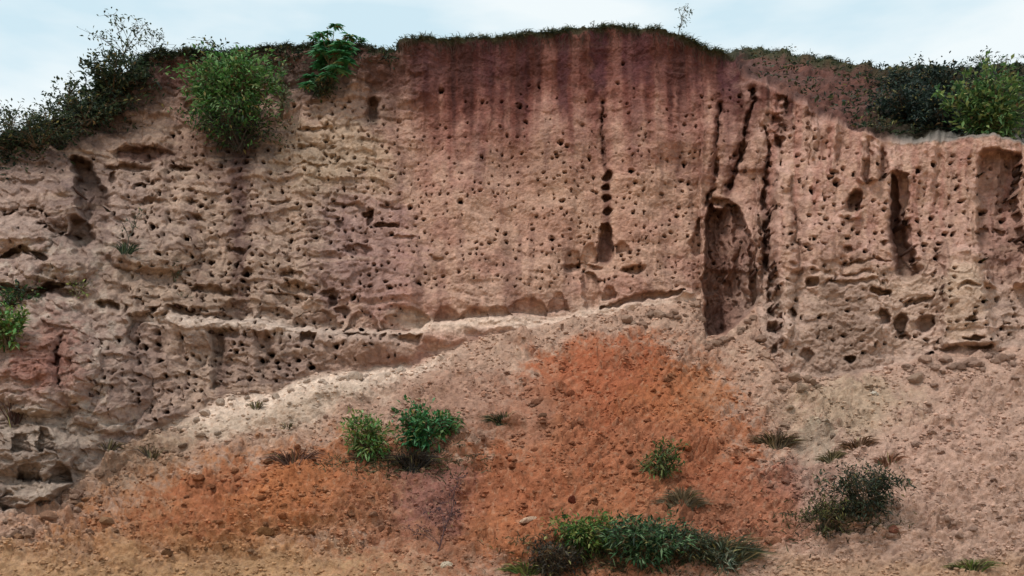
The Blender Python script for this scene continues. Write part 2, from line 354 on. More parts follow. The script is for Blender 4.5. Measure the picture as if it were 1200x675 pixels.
for (x, y, r) in holes:
    j, i = cell(x, y); R_ = int(r*2.4)+3
    sl = (slice(max(j-R_, 0), j+R_+1), slice(max(i-R_, 0), i+R_+1))
    ax, ay = hr.uniform(.8, 1.35), hr.uniform(.75, 1.15)
    q = np.hypot((PX[sl]-x)/ax, (PY[sl]-y)/ay) + (.3+.12*r)*noise(PX[sl]/2.2, PY[sl]/2.2, 66)
    c = (X1[j, i], Y1[j, i], Z1[j, i])
    m = 1-sst(r*.85, r*1.05, q)
    # even out the pit so that its floor is flat, 13 cm inside the face
    fl_ = c[1]+.09+.01*r
    Y1[sl] = Y1[sl]*(1-m)+(fl_)*m
    # worn lip and a little slipped sand under the mouth
    dele[sl] |= (q < r*.93)
    burrows.append((c[0], fl_, c[2], r/60*c[1]/20))

# ------------------------------------------------------------------ soil colours, with shade painted into the recesses
C = np.zeros(PX.shape+(3,))
def base(c): C[...] = lin(*c)
def lay(c, m):
    m = np.clip(m, 0, 1)[..., None]; C[...] = C*(1-m)+lin(*c)*m
def blob(cx, cy, rx, ry, rot=0, s=.6, wob=18):
    c, s_ = math.cos(math.radians(rot)), math.sin(math.radians(rot))
    dx = PX+wob*nA-cx; dy = PY+wob*.7*nB-cy
    q = np.sqrt(((dx*c+dy*s_)/rx)**2+((-dx*s_+dy*c)/ry)**2)
    m = 1-sst(1-s, 1+s*.5, q)
    return np.clip(m+m*(1-m)*4*(.55*nS+.45*nG), 0, 1)
nS = fbm((PX*.9+PY*.7)/30, (PY*.9-PX*.3)/9, 4, 160, .6); nG = fbm(PX/5, PY/3.4, 3, 161, .7)
nA = fbm(PX/45, PY/40, 4, 101); nB = fbm(PX/45, PY/40, 4, 102); nC = fbm(PX/18, PY/16, 4, 103); nD = fbm(PX/140, PY/120, 3, 104)
nV = fbm(PX/16, PY/220, 4, 105); nH = fbm(PX/120, PY/9, 4, 106); nF = fbm(PX/6, PY/5, 3, 107, .6)
base((182,144,122))
# main face: pinkish tan, redder and darker soil at the top, streaked downwards
lay((170,126,108), mid*sst(-.3, .6, nA))
lay((142,90,78), mid*(1-sst(120, 240, PY+55*nV+20*nC))*.8)
lay((104,54,46), (1-sst(90, 160, PY+48*nV+14*nC))*(1-left)*.9)
lay((84,46,38), (1-sst(36, 80, PY-ys[None, :]+22*nV))*.8)
lay((178,146,120), left*sst(120, 200, PY)*.8)
lay((156,124,108), left*sst(-.1, .5, nB)*.6)
lay((150,110,92), blob(620,190,70,30)*.55)
lay((142,104,108), blob(430,300,70,90)*.45)
lay((176,136,110), blob(700,250,140,80)*.35)
top_ = (1-sst(70, 175, PY+40*nV))*(1-left)
lay((66,38,36), top_*sst(.05, .45, noise(PX/13, PY/300, 190)+.4*noise(PX/5, PY/160, 191))*.75)
lay((140,92,80), top_*sst(.1, .5, -noise(PX/13, PY/300, 190)+.3*noise(PX/4, PY/120, 192))*.5)
lay((104,70,62), wallm*sst(.2, .6, noise(PX/11, PY/170, 193)+.35*noise(PX/4, PY/60, 194))*sst(110, 200, PY)*.35)
# purple stain down from the top
for x0, w_, y1_, a in ((702,12,118,.85),(745,22,105,.6),(660,8,140,.55),(615,5,150,.4),(855,16,120,.85),(575,26,110,.5),(500,30,125,.4),(815,10,110,.35),(778,8,90,.4)):
    lay((82,44,50), (1-sst(w_*.5, w_, np.abs(PX-x0+5*nC)))*(1-sst(y1_-25, y1_+10, PY+12*nC))*a)
for x0, y0, y1_, w_, a in ((560,150,215,7,.5),(640,150,200,6,.35),(745,120,190,8,.35),(800,130,230,9,.3),(855,120,230,12,.4),(405,200,330,8,.3),(280,190,330,12,.4),(540,250,340,6,.3),(468,180,260,8,.3)):
    lay((110,74,72), (1-sst(w_*.3, w_, np.abs(PX-x0+5*nC)))*sst(y0-20, y0+10, PY)*(1-sst(y1_-20, y1_+20, PY+12*nC))*a)
# alcove, gullies and cracks: their shade painted in as darker soil
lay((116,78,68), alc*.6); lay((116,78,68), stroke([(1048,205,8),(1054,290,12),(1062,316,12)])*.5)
lay((112,76,68), band([(178,1150,1198),(330,1152,1198)], 3)*.5+band([(338,1166,1215),(405,1166,1215)], 3)*.6)
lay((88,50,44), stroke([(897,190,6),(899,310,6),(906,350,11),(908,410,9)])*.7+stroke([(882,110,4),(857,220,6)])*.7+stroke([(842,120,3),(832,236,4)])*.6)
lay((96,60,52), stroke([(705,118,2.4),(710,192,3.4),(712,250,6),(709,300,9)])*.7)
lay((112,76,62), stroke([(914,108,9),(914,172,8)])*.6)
# right wall
lay((180,140,126), right*wallm*sst(-.4, .6, nC)*.6)
lay((184,160,142), right*wallm*sst(300, 350, PY+15*nA)*.6)
lay((186,158,134), blob(1128,350,26,55,0,.4,6)*.7+blob(1080,335,60,22)*.5+blob(1005,315,40,12)*.4)
lay((138,112,96), blob(990,395,48,62,0,.5)*.7)
lay((150,92,80), right*wallm*sst(-.1, .5, nV)*(1-sst(250, 300, PY))*.5)
# left wall: grey and tan sandstone
lay((164,134,120), (1-sst(130, 260, PX+40*nA))*sst(180, 230, PY)*.7)
lay((186,166,146), (1-sst(120, 240, PX+40*nA))*sst(250, 300, PY)*sst(-.1, .4, nC)*.7)
lay((162,132,106), blob(200,330,110,50)*.5)
lay((120,84,70), blob(250,160,50,60)*.6+blob(170,182,34,9,0,.4,4)*.8+blob(155,190,50,16)*.3)
lay((92,70,60), blob(150,110,60,42,-40)*.8+blob(60,170,90,24,-10)*.8)
lay((104,60,54), blob(205,85,28,28)*.6)
lay((112,88,84), blob(100,220,26,40)*.5+blob(40,200,60,26)*.4)
lay((184,158,122), blob(390,180,75,50)*.5)
lay((132,100,92), blob(285,240,30,90)*.35)
lay((84,70,64), blob(370,95,50,26)*.6+blob(283,175,40,20)*.8)
for x0, y0, y1_, w_, a in ((283,150,380,16,.6),(120,215,300,12,.35),(70,170,300,20,.3),(330,230,350,9,.3),(200,170,240,10,.3),(365,240,330,8,.3),(165,385,480,14,.4),(262,390,455,12,.5),(235,300,360,10,.3),(450,230,330,9,.3)):
    lay((92,62,56), wallm*np.clip((1-sst(w_*.3, w_, np.abs(PX-x0+7*nC)))*sst(y0-20, y0+10, PY)*(1-sst(y1_-20, y1_+20, PY+12*nC))*a*(1+.8*nF), 0, 1))
# pale band along the foot of the main face
sh = np.exp(-((PY-b1-8)/10)**2)
lay((212,186,164), sh*((PX > 180)*(PX < 830))*.85)
lay((144,114,100), band([(392,250,480),(425,250,470),(455,250,360)], 5)*.5)
lay((166,154,130), blob(482,372,28,12,0,.4,6)*.35)
lay((176,144,122), (PY > b2)*(1-sst(400, 450, PY+20*nA))*sst(480, 560, PX)*(1-sst(860, 900, PX))*.7)
# damp bedding stains over all walls
lay((116,88,78), wallm*sst(.3, .8, nH)*(.35*left+.15*mid+.25*right))
lay((192,160,132), wallm*sst(.3, .9, -nH)*(.45*left+.12*mid+.2*right)*sst(110, 180, PY))
# lower left
lay((152,98,80), blob(55,410,50,48)*.8+blob(35,440,40,30)*.4)
lay((168,116,98), blob(60,455,40,30)*.4)
lay((148,116,100), blob(165,440,60,60)*.6)
lay((170,142,120), blob(240,420,30,35)*.5)
lay((150,130,114), blob(40,540,100,70)*.8)
lay((172,150,128), blob(60,500,60,20)*.4+blob(60,580,50,14)*.5)
# slope
T = tal
lay((172,138,116), T)
lay((184,156,132), T*sst(-.1, .7, nC)*.4)
lay((200,176,154), T*blob(345,466,165,36,-17,.5)*.95)
lay((176,156,134), T*blob(320,492,120,24,-14,.6)*.5)
lay((224,200,178), T*np.exp(-((PY-b2-9)/8)**2)*sst(185, 230, PX)*(1-sst(490, 560, PX))*.8)
lay((140,118,94), T*blob(160,540,90,50,-20)*.6)
lay((168,112,74), T*blob(300,600,290,76,-10,.7))
lay((162,94,60), T*blob(340,570,220,46,-13,.7))
lay((176,104,54), T*blob(345,575,80,34,-20)*.6)
lay((172,132,92), T*sst(625, 670, PY+14*nA)*(1-sst(400, 620, PX))*.9)
lay((156,98,72), T*blob(570,610,200,90,0,.7)*.95)
lay((164,94,60), T*blob(725,560,175,175,0,.45)*.75)
lay((166,84,50), T*blob(705,450,95,56,0,.5)*.85)
lay((162,90,58), T*blob(760,520,150,80,10,.6)*.7+T*blob(600,590,70,70)*.5+T*blob(850,590,90,60)*.4)
lay((170,100,56), T*blob(800,470,70,40)*.5+T*blob(745,590,90,40)*.2+T*blob(590,630,60,30)*.4)
lay((162,92,66), T*blob(890,600,120,56)*.7)
lay((126,84,82), T*blob(510,585,48,55,-30)*.6+T*blob(945,570,60,36)*.35)
lay((178,144,124), T*sst(930, 1000, PX+30*nA+.2*(PY-500))*.85)
lay((168,146,118), T*blob(1000,480,85,42)*.7)
lay((150,142,122), T*blob(955,520,28,26)*.5)
lay((176,138,118), T*blob(1110,540,90,70)*.4)
lay((156,112,92), T*blob(560,480,120,44)*.6)
lay((178,148,126), T*blob(690,385,130,15,-3)*.6)
lay((172,136,104), T*sst(645, 672, PY+10*nA)*sst(880, 940, PX)*.8)
lay((104,62,44), T*sst(.2, .7, nF)*.35*den)
lay((206,160,128), T*sst(.3, .8, -nF)*.35)
lay((116,84,66), T*blob(820,600,60,22)*.3+T*blob(540,520,40,14)*.3)
# back slope and turf at the edge
lay((98,60,50), back)
lay((104,74,66), back*sst(-.2, .5, nH)*.7); lay((124,80,62), back*sst(.1, .7, -nH)*.5)
lay((44,42,30), back*sst(990, 1060, PX+20*nA)*.95)
lay((66,64,40), back*(1-sst(2, 14, PY-ys[None, :]+6*nC)))
lay((128,124,116), right*np.exp(-((PY-rim)/2.)**2)*sst(1020, 1080, PX)*.8)
lay((150,98,76), right*np.exp(-((PY-rim-1)/2.)**2)*(1-sst(1020, 1060, PX))*.3)
lay((58,60,38), (1-sst(4, 9, PY-ys[None, :]+4*nC))*(~isback)*.9)
C *= (1+.16*nF+.10*nC+.06*nD+.12*nG*(.4+.6*np.maximum(tal, left)))[..., None]
lum_ = (C@np.array([.3, .5, .2]))[..., None]; C = lum_+(C-lum_)*(.82-.12*(left*(1-T))[..., None])
C = C*np.array([1.04, .99, .98])*(1-.10*(left*(1-T))[..., None]); C = C*(1-(T*np.clip((C[..., 0]/C[..., 2]-2.2)/1.8, 0, 1))[..., None]*np.array([.05, .03, .15])); C = np.clip(C, .01, .85)

# ------------------------------------------------------------------ meshes from the grid
def image_free_attr(me, cols):
    a = me.color_attributes.new('soil', 'FLOAT_COLOR', 'POINT')
    q = np.ones((len(cols), 4), np.float32); q[:, :3] = cols
    a.data.foreach_set('color', q.ravel())
def np_mesh(name, V, F, cols=None, mat=None, smooth=True, parent=None, attr='soil'):
    me = bpy.data.meshes.new(name)
    V = np.asarray(V, np.float32); F = np.asarray(F, np.int32); k = F.shape[1]
    me.vertices.add(len(V)); me.vertices.foreach_set('co', V.ravel())
    me.loops.add(F.size); me.loops.foreach_set('vertex_index', F.ravel())
    me.polygons.add(len(F)); me.polygons.foreach_set('loop_start', np.arange(0, F.size, k, dtype=np.int32))
    me.polygons.foreach_set('use_smooth', np.full(len(F), smooth))
    me.update(calc_edges=True)
    if cols is not None: image_free_attr(me, cols)
    o = bpy.data.objects.new(name, me); COL.objects.link(o)
    if mat: me.materials.append(mat)
    if parent: o.parent = parent
    return o
def new_mat(name):
    m = bpy.data.materials.new(name); m.use_nodes = True
    return m, m.node_tree.nodes, m.node_tree.links, m.node_tree.nodes['Principled BSDF']
def soil_mat(name, attr=True, colour=(.3, .2, .15)):
    m, n, l, p = new_mat(name)
    p.inputs['Roughness'].default_value = .95; p.inputs['Specular IOR Level'].default_value = .12
    tcn = n.new('ShaderNodeTexCoord')
    n1 = n.new('ShaderNodeTexNoise'); n1.inputs['Scale'].default_value = 9; n1.inputs['Detail'].default_value = 9; n1.inputs['Roughness'].default_value = .68
    l.new(tcn.outputs['Object'], n1.inputs[0])
    r = n.new('ShaderNodeMapRange'); r.inputs[1].default_value = .3; r.inputs[2].default_value = .7; r.inputs[3].default_value = .66; r.inputs[4].default_value = 1.34
    l.new(n1.outputs[0], r.inputs[0])
    mx = n.new('ShaderNodeVectorMath'); mx.operation = 'SCALE'
    if attr:
        a = n.new('ShaderNodeAttribute'); a.attribute_name = 'soil'; l.new(a.outputs['Color'], mx.inputs[0])
    else:
        a = n.new('ShaderNodeObjectInfo'); l.new(a.outputs['Color'], mx.inputs[0])
    l.new(r.outputs[0], mx.inputs['Scale']); l.new(mx.outputs[0], p.inputs['Base Color'])
    n2 = n.new('ShaderNodeTexNoise'); n2.inputs['Scale'].default_value = 22; n2.inputs['Detail'].default_value = 8; n2.inputs['Roughness'].default_value = .7
    l.new(tcn.outputs['Object'], n2.inputs[0])
    b0 = n.new('ShaderNodeTexVoronoi'); b0.inputs['Scale'].default_value = 17; b0.inputs['Randomness'].default_value = 1
    l.new(tcn.outputs['Object'], b0.inputs['Vector']); bb = n.new('ShaderNodeBump'); bb.invert = True; bb.inputs['Strength'].default_value = .5; bb.inputs['Distance'].default_value = .03; l.new(b0.outputs['Distance'], bb.inputs['Height'])
    b = n.new('ShaderNodeBump'); l.new(bb.outputs[0], b.inputs['Normal']); b.inputs['Strength'].default_value = .85; b.inputs['Distance'].default_value = .05
    l.new(n2.outputs[0], b.inputs['Height']); l.new(b.outputs[0], p.inputs['Normal'])
    return m
EARTH = soil_mat('layered_earth'); CLODM = soil_mat('clod_earth', False)
# plateau rows behind the skyline, apron rows in front of the foot
def pts(a): return np.stack(a, -1)
P = pts((X1, Y1, Z1))
top = P[-1]; capd = np.array([.15, .4, .8, 1.4, 2.2, 3.4, 5, 8, 12, 20, 35, 60, 110])
cap = np.stack([np.stack([top[:, 0]*(1+dd/25), top[:, 1]+dd, top[:, 2]-.02-.04*dd+.06*noise(top[:, 0], top[:, 0]*0+dd, 9)*min(dd, 1)], -1) for dd in capd])
capC = np.broadcast_to(lin(70, 72, 44), cap.shape)
bot = P[0]; fr = np.array([3.0, 2.0, 1.2, .5])
front = np.stack([np.stack([bot[:, 0]*(1-dd/14), bot[:, 1]-dd, np.maximum(bot[:, 2]-dd*.45, -.15)*1.0-.0*dd], -1) for dd in fr])
frC = np.broadcast_to(C[0], front.shape)
V = np.concatenate([front, P, cap]); CC = np.concatenate([frC, C, capC])
nr = V.shape[0]; nf = len(fr)
idx = np.arange(nr*nx).reshape(nr, nx)
F = np.stack([idx[:-1, :-1], idx[:-1, 1:], idx[1:, 1:], idx[1:, :-1]], -1)
kind = np.zeros((nr, nx), int)            # 0 slope, 1 cliff, 2 hill
kind[nf:nf+NR][WALL] = 1; kind[nf:nf+NR][isback] = 2; kind[nf+NR:] = 2
kf = kind[:-1, :-1]
dd_ = np.zeros((nr, nx), bool); dd_[nf:nf+NR] = dele
dead = dd_[:-1, :-1] & dd_[1:, :-1] & dd_[:-1, 1:] & dd_[1:, 1:]
Vf, Cf = V.reshape(-1, 3), CC.reshape(-1, 3)
def piece(name, mask):
    f = F[mask]; u, inv_ = np.unique(f.ravel(), return_inverse=True)
    o = np_mesh(name, Vf[u], inv_.reshape(-1, 4), Cf[u], EARTH); o['kind'] = 'structure'; return o
cliff = piece('cliff', (kf == 1) & ~dead)
slope = piece('earth_slope', kf == 0)
hill = piece('hill', kf == 2)
g = np_mesh('ground', [(-900, -300, -.06), (900, -300, -.06), (900, 1500, -.06), (-900, 1500, -.06)], [(0, 1, 2, 3)], np.tile(lin(196, 160, 118), (4, 1)), EARTH); g['kind'] = 'structure'

# burrow tubes behind the pits
def tube_mesh(seed):
    r_ = random.Random(seed); V_ = []; F_ = []; n = 9
    for k, (yy, s) in enumerate(((-.03, 1.35), (.12, 1.25), (.4, 1.05), (.62, .9))):
        for a in range(n):
            t = 2*math.pi*a/n; q = s*(1+r_.uniform(-.07, .07))
            V_.append((q*math.cos(t), yy, q*math.sin(t)))
    for k in range(3):
        for a in range(n): F_.append((k*n+a, k*n+(a+1) % n, (k+1)*n+(a+1) % n, (k+1)*n+a))
    V_.append((0, .66, 0))
    me = bpy.data.meshes.new('nest_burrow'); me.from_pydata(V_, [], F_+[(3*n+a, 3*n+(a+1) % n, len(V_)-1) for a in range(n)])
    me.materials.append(CLODM); return me, np.array(V_), F_+[(3*n+a, 3*n+(a+1) % n, len(V_)-1, len(V_)-1) for a in range(n)]
TM = [tube_mesh(s) for s in range(4)]
restV, restF, off = [], [], 0
for k, (bx_, by_, bz_, br) in enumerate(burrows):
    if k < 300:
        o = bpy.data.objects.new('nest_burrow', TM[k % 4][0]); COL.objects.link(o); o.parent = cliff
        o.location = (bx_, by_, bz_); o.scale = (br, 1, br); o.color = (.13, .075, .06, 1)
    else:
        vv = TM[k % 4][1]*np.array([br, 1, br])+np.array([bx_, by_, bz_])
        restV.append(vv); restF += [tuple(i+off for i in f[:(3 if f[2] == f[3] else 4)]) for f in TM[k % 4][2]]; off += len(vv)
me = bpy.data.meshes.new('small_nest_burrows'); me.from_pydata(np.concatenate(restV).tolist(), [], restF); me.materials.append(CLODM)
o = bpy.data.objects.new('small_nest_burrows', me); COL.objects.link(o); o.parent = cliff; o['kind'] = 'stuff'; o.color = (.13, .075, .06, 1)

def surf(px, py):
    j, i = cell(px, py); return Vector(P[j, i])
def tag(o, label, cat, group=None):
    o['label'] = label; o['category'] = cat
    if group: o['group'] = group
    return o

# ------------------------------------------------------------------ clods and stones
def clod_mesh(seed, n=1):
    r_ = random.Random(seed); import bmesh
    bm = bmesh.new(); bmesh.ops.create_icosphere(bm, subdivisions=2, radius=1)
    for _ in range(9):                                     # chip flat faces off it
        d_ = Vector((r_.gauss(0, 1), r_.gauss(0, 1), r_.gauss(0, 1))).normalized(); c_ = r_.uniform(.55, .85)
        for v_ in bm.verts:
            e = v_.co.dot(d_)-c_
            if e > 0: v_.co -= d_*e
    for v_ in bm.verts: v_.co *= 1+r_.uniform(-.05, .05)
    me = bpy.data.meshes.new('clod'); bm.to_mesh(me); bm.free()
    me.materials.append(CLODM); return me
CM = [clod_mesh(s) for s in range(8)]
CV = []
_t = (1+5**.5)/2
_iv = np.array([(-1,_t,0),(1,_t,0),(-1,-_t,0),(1,-_t,0),(0,-1,_t),(0,1,_t),(0,-1,-_t),(0,1,-_t),(_t,0,-1),(_t,0,1),(-_t,0,-1),(-_t,0,1)])/1.9
_if = np.array([(0,11,5),(0,5,1),(0,1,7),(0,7,10),(0,10,11),(1,5,9),(5,11,4),(11,10,2),(10,7,6),(7,1,8),(3,9,4),(3,4,2),(3,2,6),(3,6,8),(3,8,9),(4,9,5),(2,4,11),(6,2,10),(8,6,7),(9,8,1)])
for k in range(12):
    q_ = np.random.default_rng(k+50); CV.append((_iv*q_.uniform(.62, 1.25, (12, 1))*q_.uniform(.75, 1.2, (1, 3)), _if))
def clod(name, px, py, w, h, col, label, cat, group=None, sink=.25, k=None):
    p = surf(px, py); q = p.y/1200
    o = bpy.data.objects.new(name, CM[random.randrange(8) if k is None else k]); COL.objects.link(o)
    o.scale = (w*q*.5, w*q*.45, h*q*.5); o.rotation_euler = (random.uniform(-.2, .2), random.uniform(-.3, .3), random.uniform(0, 6.28) if abs(w-h) < 3 else random.uniform(-.4, .4))
    o.location = p+Vector((0, -.3, .5))*h*q*(.5-sink); o.color = (*lin(*col), 1)
    return tag(o, label, cat, group)
clod('pale_stone', 524, 667, 20, 9, (226,206,180), 'pale flat stone at the bottom of the slope, below the dry purple twigs', 'stone')
clod('pale_stone', 618, 608, 22, 7, (232,196,168), 'whitish flat slab lying left of the yellow-green bush at the slope foot', 'stone')
clod('pale_stone', 1024, 466, 12, 7, (230,214,196), 'small whitish stone alone on the grey upper right slope', 'stone')
clod('dark_clod', 671, 589, 11, 12, (108,52,36), 'dark red clod just above the yellow-green bush at the slope foot', 'clod')
clod('orange_clod', 803, 528, 22, 14, (160,96,62), 'large orange clod right above the leafy tuft on the red fan', 'clod')
clod('red_stone', 1045, 622, 16, 12, (156,100,82), 'reddish stone right of the dark bush low on the right slope', 'stone')
clod('red_stone', 906, 641, 22, 11, (176,124,98), 'flat pinkish stone at the right end of the grass bank', 'stone')
clod('brown_clod', 195, 651, 14, 9, (120,84,58), 'round brown clod in the sandy ground at the lower left', 'clod')
clod('brown_clod', 312, 630, 22, 13, (134,94,62), 'big brown clod on the orange ridge in the lower left', 'clod')
clod('brown_clod', 365, 632, 16, 9, (140,98,72), 'smaller brown clod right of the big one on the lower left ridge', 'clod')
clod('brown_clod', 128, 620, 22, 12, (168,128,98), 'low tan clod under the grey rubble at the lower left', 'clod')
LM = [(432,515,'light yellow-green bush'),(494,505,'deep green bush'),(590,492,'mound tuft'),(775,545,'leafy red-fan plant'),(800,585,'greyish dry tuft'),(680,625,'yellow-green bank bush'),(765,635,'blue-green bush'),(845,645,'grey-green grass'),(910,515,'brownish tuft'),(1004,525,'rusty dry tuft'),(1012,580,'dark rounded bush'),(962,605,'olive weed'),(1138,660,'yellowish tuft'),(700,405,'tip of the red fan'),(512,620,'purplish twiggy plant'),(312,630,'big brown clod'),(195,651,'round brown clod'),(345,530,'brown dry growth'),(178,528,'dark sand weed'),(524,667,'pale flat stone'),(1024,466,'whitish stone'),(90,590,'left rubble'),(1190,560,'right picture edge'),(240,560,'orange ridge top')]
areas = [((560,830,430,600), (176,92,62), 'crumbly red clod', 'clods on the red fan', 46),
         ((180,470,530,650), (176,118,80), 'crumbly orange clod', 'clods on the orange left slope', 46),
         ((940,1195,450,640), (190,156,134), 'crumbly tan clod', 'clods on the pale right slope', 48),
         ((840,940,470,640), (184,120,94), 'pinkish clod', 'clods right of the red fan', 22),
         ((10,150,585,640), (176,150,128), 'grey sandy clod', 'clods below the left rubble', 20),
         ((90,260,500,560), (176,156,130), 'greyish clod', 'clods in the left gully', 24)]
for (x0, x1, y0, y1_), col, lab, grp, n_ in areas:
    for k in range(n_):
        x, y = random.uniform(x0, x1), random.uniform(y0, y1_); s = random.uniform(5, 11)
        if y < B2(x)+8: continue
        j, i = cell(x, y); cc_ = C[j, i]*random.uniform(.8, 1.15)
        lx, ly, ln_ = min(LM, key=lambda t: (t[0]-x)**2+(t[1]-y)**2*2)
        side = ('right of' if x > lx else 'left of') if abs(x-lx) > abs(y-ly)*1.2 else ('below' if y > ly else 'above')
        dist = math.hypot(x-lx, y-ly); far = 'just ' if dist < 32 else 'a little way ' if dist < 62 else 'well '
        size = 'small' if s < 7 else 'middling' if s < 9 else 'large'
        lab_ = '%s %s %s%s the %s' % (size, lab, far, side, ln_)
        o = clod('earth_clod', x, y, s*random.uniform(1, 1.5), s*random.uniform(.6, .9), col, lab_, 'clod', grp)
        o.color = (*cc_, 1)
for (x0, x1, off_, spread_, n_, nm, what, grp) in ((735, 965, 10, 12, 34, 'fallen_block', 'fallen earth block at the wall foot', 'fallen blocks below the tall recess'), (1060, 1195, 12, 14, 22, 'fallen_block', 'fallen earth block at the right wall foot', 'fallen blocks below the right wall'), (200, 480, 8, 6, 18, 'fallen_block', 'fallen earth block above the pale sand', 'fallen blocks above the pale sand'), (0, 130, 14, 20, 18, 'fallen_block', 'fallen sandy block below the left rubble', 'fallen blocks at the lower left')):
    for k in range(n_):
        x = x0+(x1-x0)*(k+random.uniform(-.4, .4))/n_; x = min(max(x, 1), 1199); y = float(B2(x))+off_+random.uniform(-.3, 1)*spread_; s = random.uniform(6, 13)
        lx, ly, ln_ = min(LM+[(855, 380, 'tall recess'), (1040, 420, 'round niches'), (1130, 405, 'pale pillar'), (905, 400, 'dark gully'), (760, 350, 'wall foot slot'), (360, 415, 'lower left holes')], key=lambda t: (t[0]-x)**2+(t[1]-y)**2*2)
        side = ('right of' if x > lx else 'left of') if abs(x-lx) > abs(y-ly)*1.2 else ('below' if y > ly else 'above')
        lab_ = '%s %s %s%s the %s' % ('small' if s < 8.3 else 'middling' if s < 10.6 else 'large', what, 'just ' if math.hypot(x-lx, y-ly) < 34 else '', side, ln_)
        o = clod(nm, x, y, s*random.uniform(1.1, 1.8), s, (0, 0, 0), lab_, 'block', grp); j, i = cell(x, y); o.color = (*(C[j, i]*random.uniform(.85, 1.15)), 1)
# crumbs nobody could count
cv, cf, ck, off = [], [], [], 0
n0 = 52000; sx = RNG.uniform(-11, 1211, n0); sy = RNG.uniform(345, 735, n0); ok_ = sy > B2(sx)-2; sx, sy = sx[ok_], sy[ok_]
pr = np.clip(.30+1.1*noise(sx/42, sy/20, 77)+.8*noise((sx*.9+sy*.75)/16, (sy*.9-sx*.3)/6, 78)+.25*np.exp(-((sy-B2(sx)-10)/14)**2), .04, 1)*(1-.6*np.exp(-((sy-700)/22)**2)*(sx < 480))
pr *= 1-.55*np.clip(1-((sx-340)/165)**2-((sy-472+(sx-340)*.3)/36)**2, 0, 1)
ok_ = RNG.random(len(sx)) < pr*.95; sx, sy = sx[ok_], sy[ok_]
for x, y in zip(sx, sy):
    a, f = CV[random.randrange(12)]; s = random.choice((1.3, 1.5, 1.8, 2.2, 2.7, 3.3, 4.4))*random.uniform(.8, 1.2)
    p = np.array(surf(x, y)); q = p[1]/1200
    t = random.uniform(0, 6.28); R_ = np.array([[math.cos(t), -math.sin(t), 0], [math.sin(t), math.cos(t), 0], [0, 0, 1]])
    vv = (a@R_.T*np.array([1.35, 1.1, .85])*s*q*.5) + p+np.array([0, -.15, .18])*s*q
    j, i = cell(x, y); c_ = C[j, i]*random.choice((.85, .98, 1.1, 1.2, 1.32))
    cv.append(vv); cf.append(f+off); ck.append(np.tile(c_, (len(vv), 1))); off += len(vv)
print('crumbs', len(sx))
o = np_mesh('soil_crumbs', np.concatenate(cv), np.concatenate(cf), np.concatenate(ck), EARTH, False)
tag(o, 'small soil crumbs and grit strewn all over the slope', 'soil crumbs'); o['kind'] = 'stuff'

# ------------------------------------------------------------------ plants
def leaf_mat(name, rough=.55, trans=.35):
    m, n, l, p = new_mat(name)
    a = n.new('ShaderNodeAttribute'); a.attribute_name = 'soil'
    t = n.new('ShaderNodeTexNoise'); t.inputs['Scale'].default_value = 14; t.inputs['Detail'].default_value = 3
    tcn = n.new('ShaderNodeTexCoord'); l.new(tcn.outputs['Object'], t.inputs[0])
    r = n.new('ShaderNodeMapRange'); r.inputs[3].default_value = .7; r.inputs[4].default_value = 1.3; l.new(t.outputs[0], r.inputs[0])
    mx = n.new('ShaderNodeVectorMath'); mx.operation = 'SCALE'; l.new(a.outputs['Color'], mx.inputs[0]); l.new(r.outputs[0], mx.inputs['Scale'])
    l.new(mx.outputs[0], p.inputs['Base Color']); p.inputs['Roughness'].default_value = rough; p.inputs['Specular IOR Level'].default_value = .3
    tr = n.new('ShaderNodeBsdfTranslucent'); l.new(mx.outputs[0], tr.inputs[0]); ms = n.new('ShaderNodeMixShader'); ms.inputs[0].default_value = trans
    l.new(p.outputs[0], ms.inputs[1]); l.new(tr.outputs[0], ms.inputs[2]); l.new(ms.outputs[0], n['Material Output'].inputs[0])
    return m
LEAF = leaf_mat('leaf'); BARK = leaf_mat('bark', .9, 0)
PR = np.random.default_rng(21)
def unit(v_): return v_/np.maximum(np.linalg.norm(v_, axis=-1, keepdims=True), 1e-6)
def leaves(base_, dirs, L_, Wd, cols, droop=.25):
    """folded, drooping leaf blades: 6 vertices, 4 triangles each"""
    n = len(base_); dirs = unit(dirs); up = np.tile([0, 0, 1.], (n, 1))+PR.normal(0, .35, (n, 3))
    side = unit(np.cross(dirs, up)); nrm = np.cross(side, dirs)
    L_ = L_[:, None]; Wd = Wd[:, None]; dr = np.array([0, 0, -1.])*droop
    v0 = base_; m1 = base_+dirs*L_*.45+nrm*L_*.04; tip = base_+dirs*L_+dr*L_
    a1 = base_+dirs*L_*.42+side*Wd*.5-nrm*L_*.03; b1_ = base_+dirs*L_*.42-side*Wd*.5-nrm*L_*.03
    Vv = np.stack([v0, a1, m1, b1_, tip], 1).reshape(-1, 3)
    o_ = np.arange(n)[:, None]*5
    Ff = np.concatenate([o_+[0, 1, 2], o_+[0, 2, 3], o_+[2, 1, 4], o_+[3, 2, 4]])
    return Vv, Ff, np.repeat(cols, 5, 0)
def blades(base_, dirs, L_, w, cols, bend=.5):
    n = len(base_); dirs = unit(dirs); side = unit(np.cross(dirs, PR.normal(0, 1, (n, 3)))); L_ = L_[:, None]
    h = dirs.copy(); h[:, 2] = 0; 
    mid_ = base_+dirs*L_*.55; tip = base_+dirs*L_*.9+h*L_*bend*.5+np.array([0, 0, -1.])*L_*bend*.35
    Vv = np.stack([base_-side*w*.5, base_+side*w*.5, mid_+side*w*.4, mid_-side*w*.4, tip], 1).reshape(-1, 3)
    o_ = np.arange(n)[:, None]*5
    Ff = np.concatenate([o_+[0, 1, 2], o_+[0, 2, 3], o_+[3, 2, 4]])
    return Vv, Ff, np.repeat(cols, 5, 0)
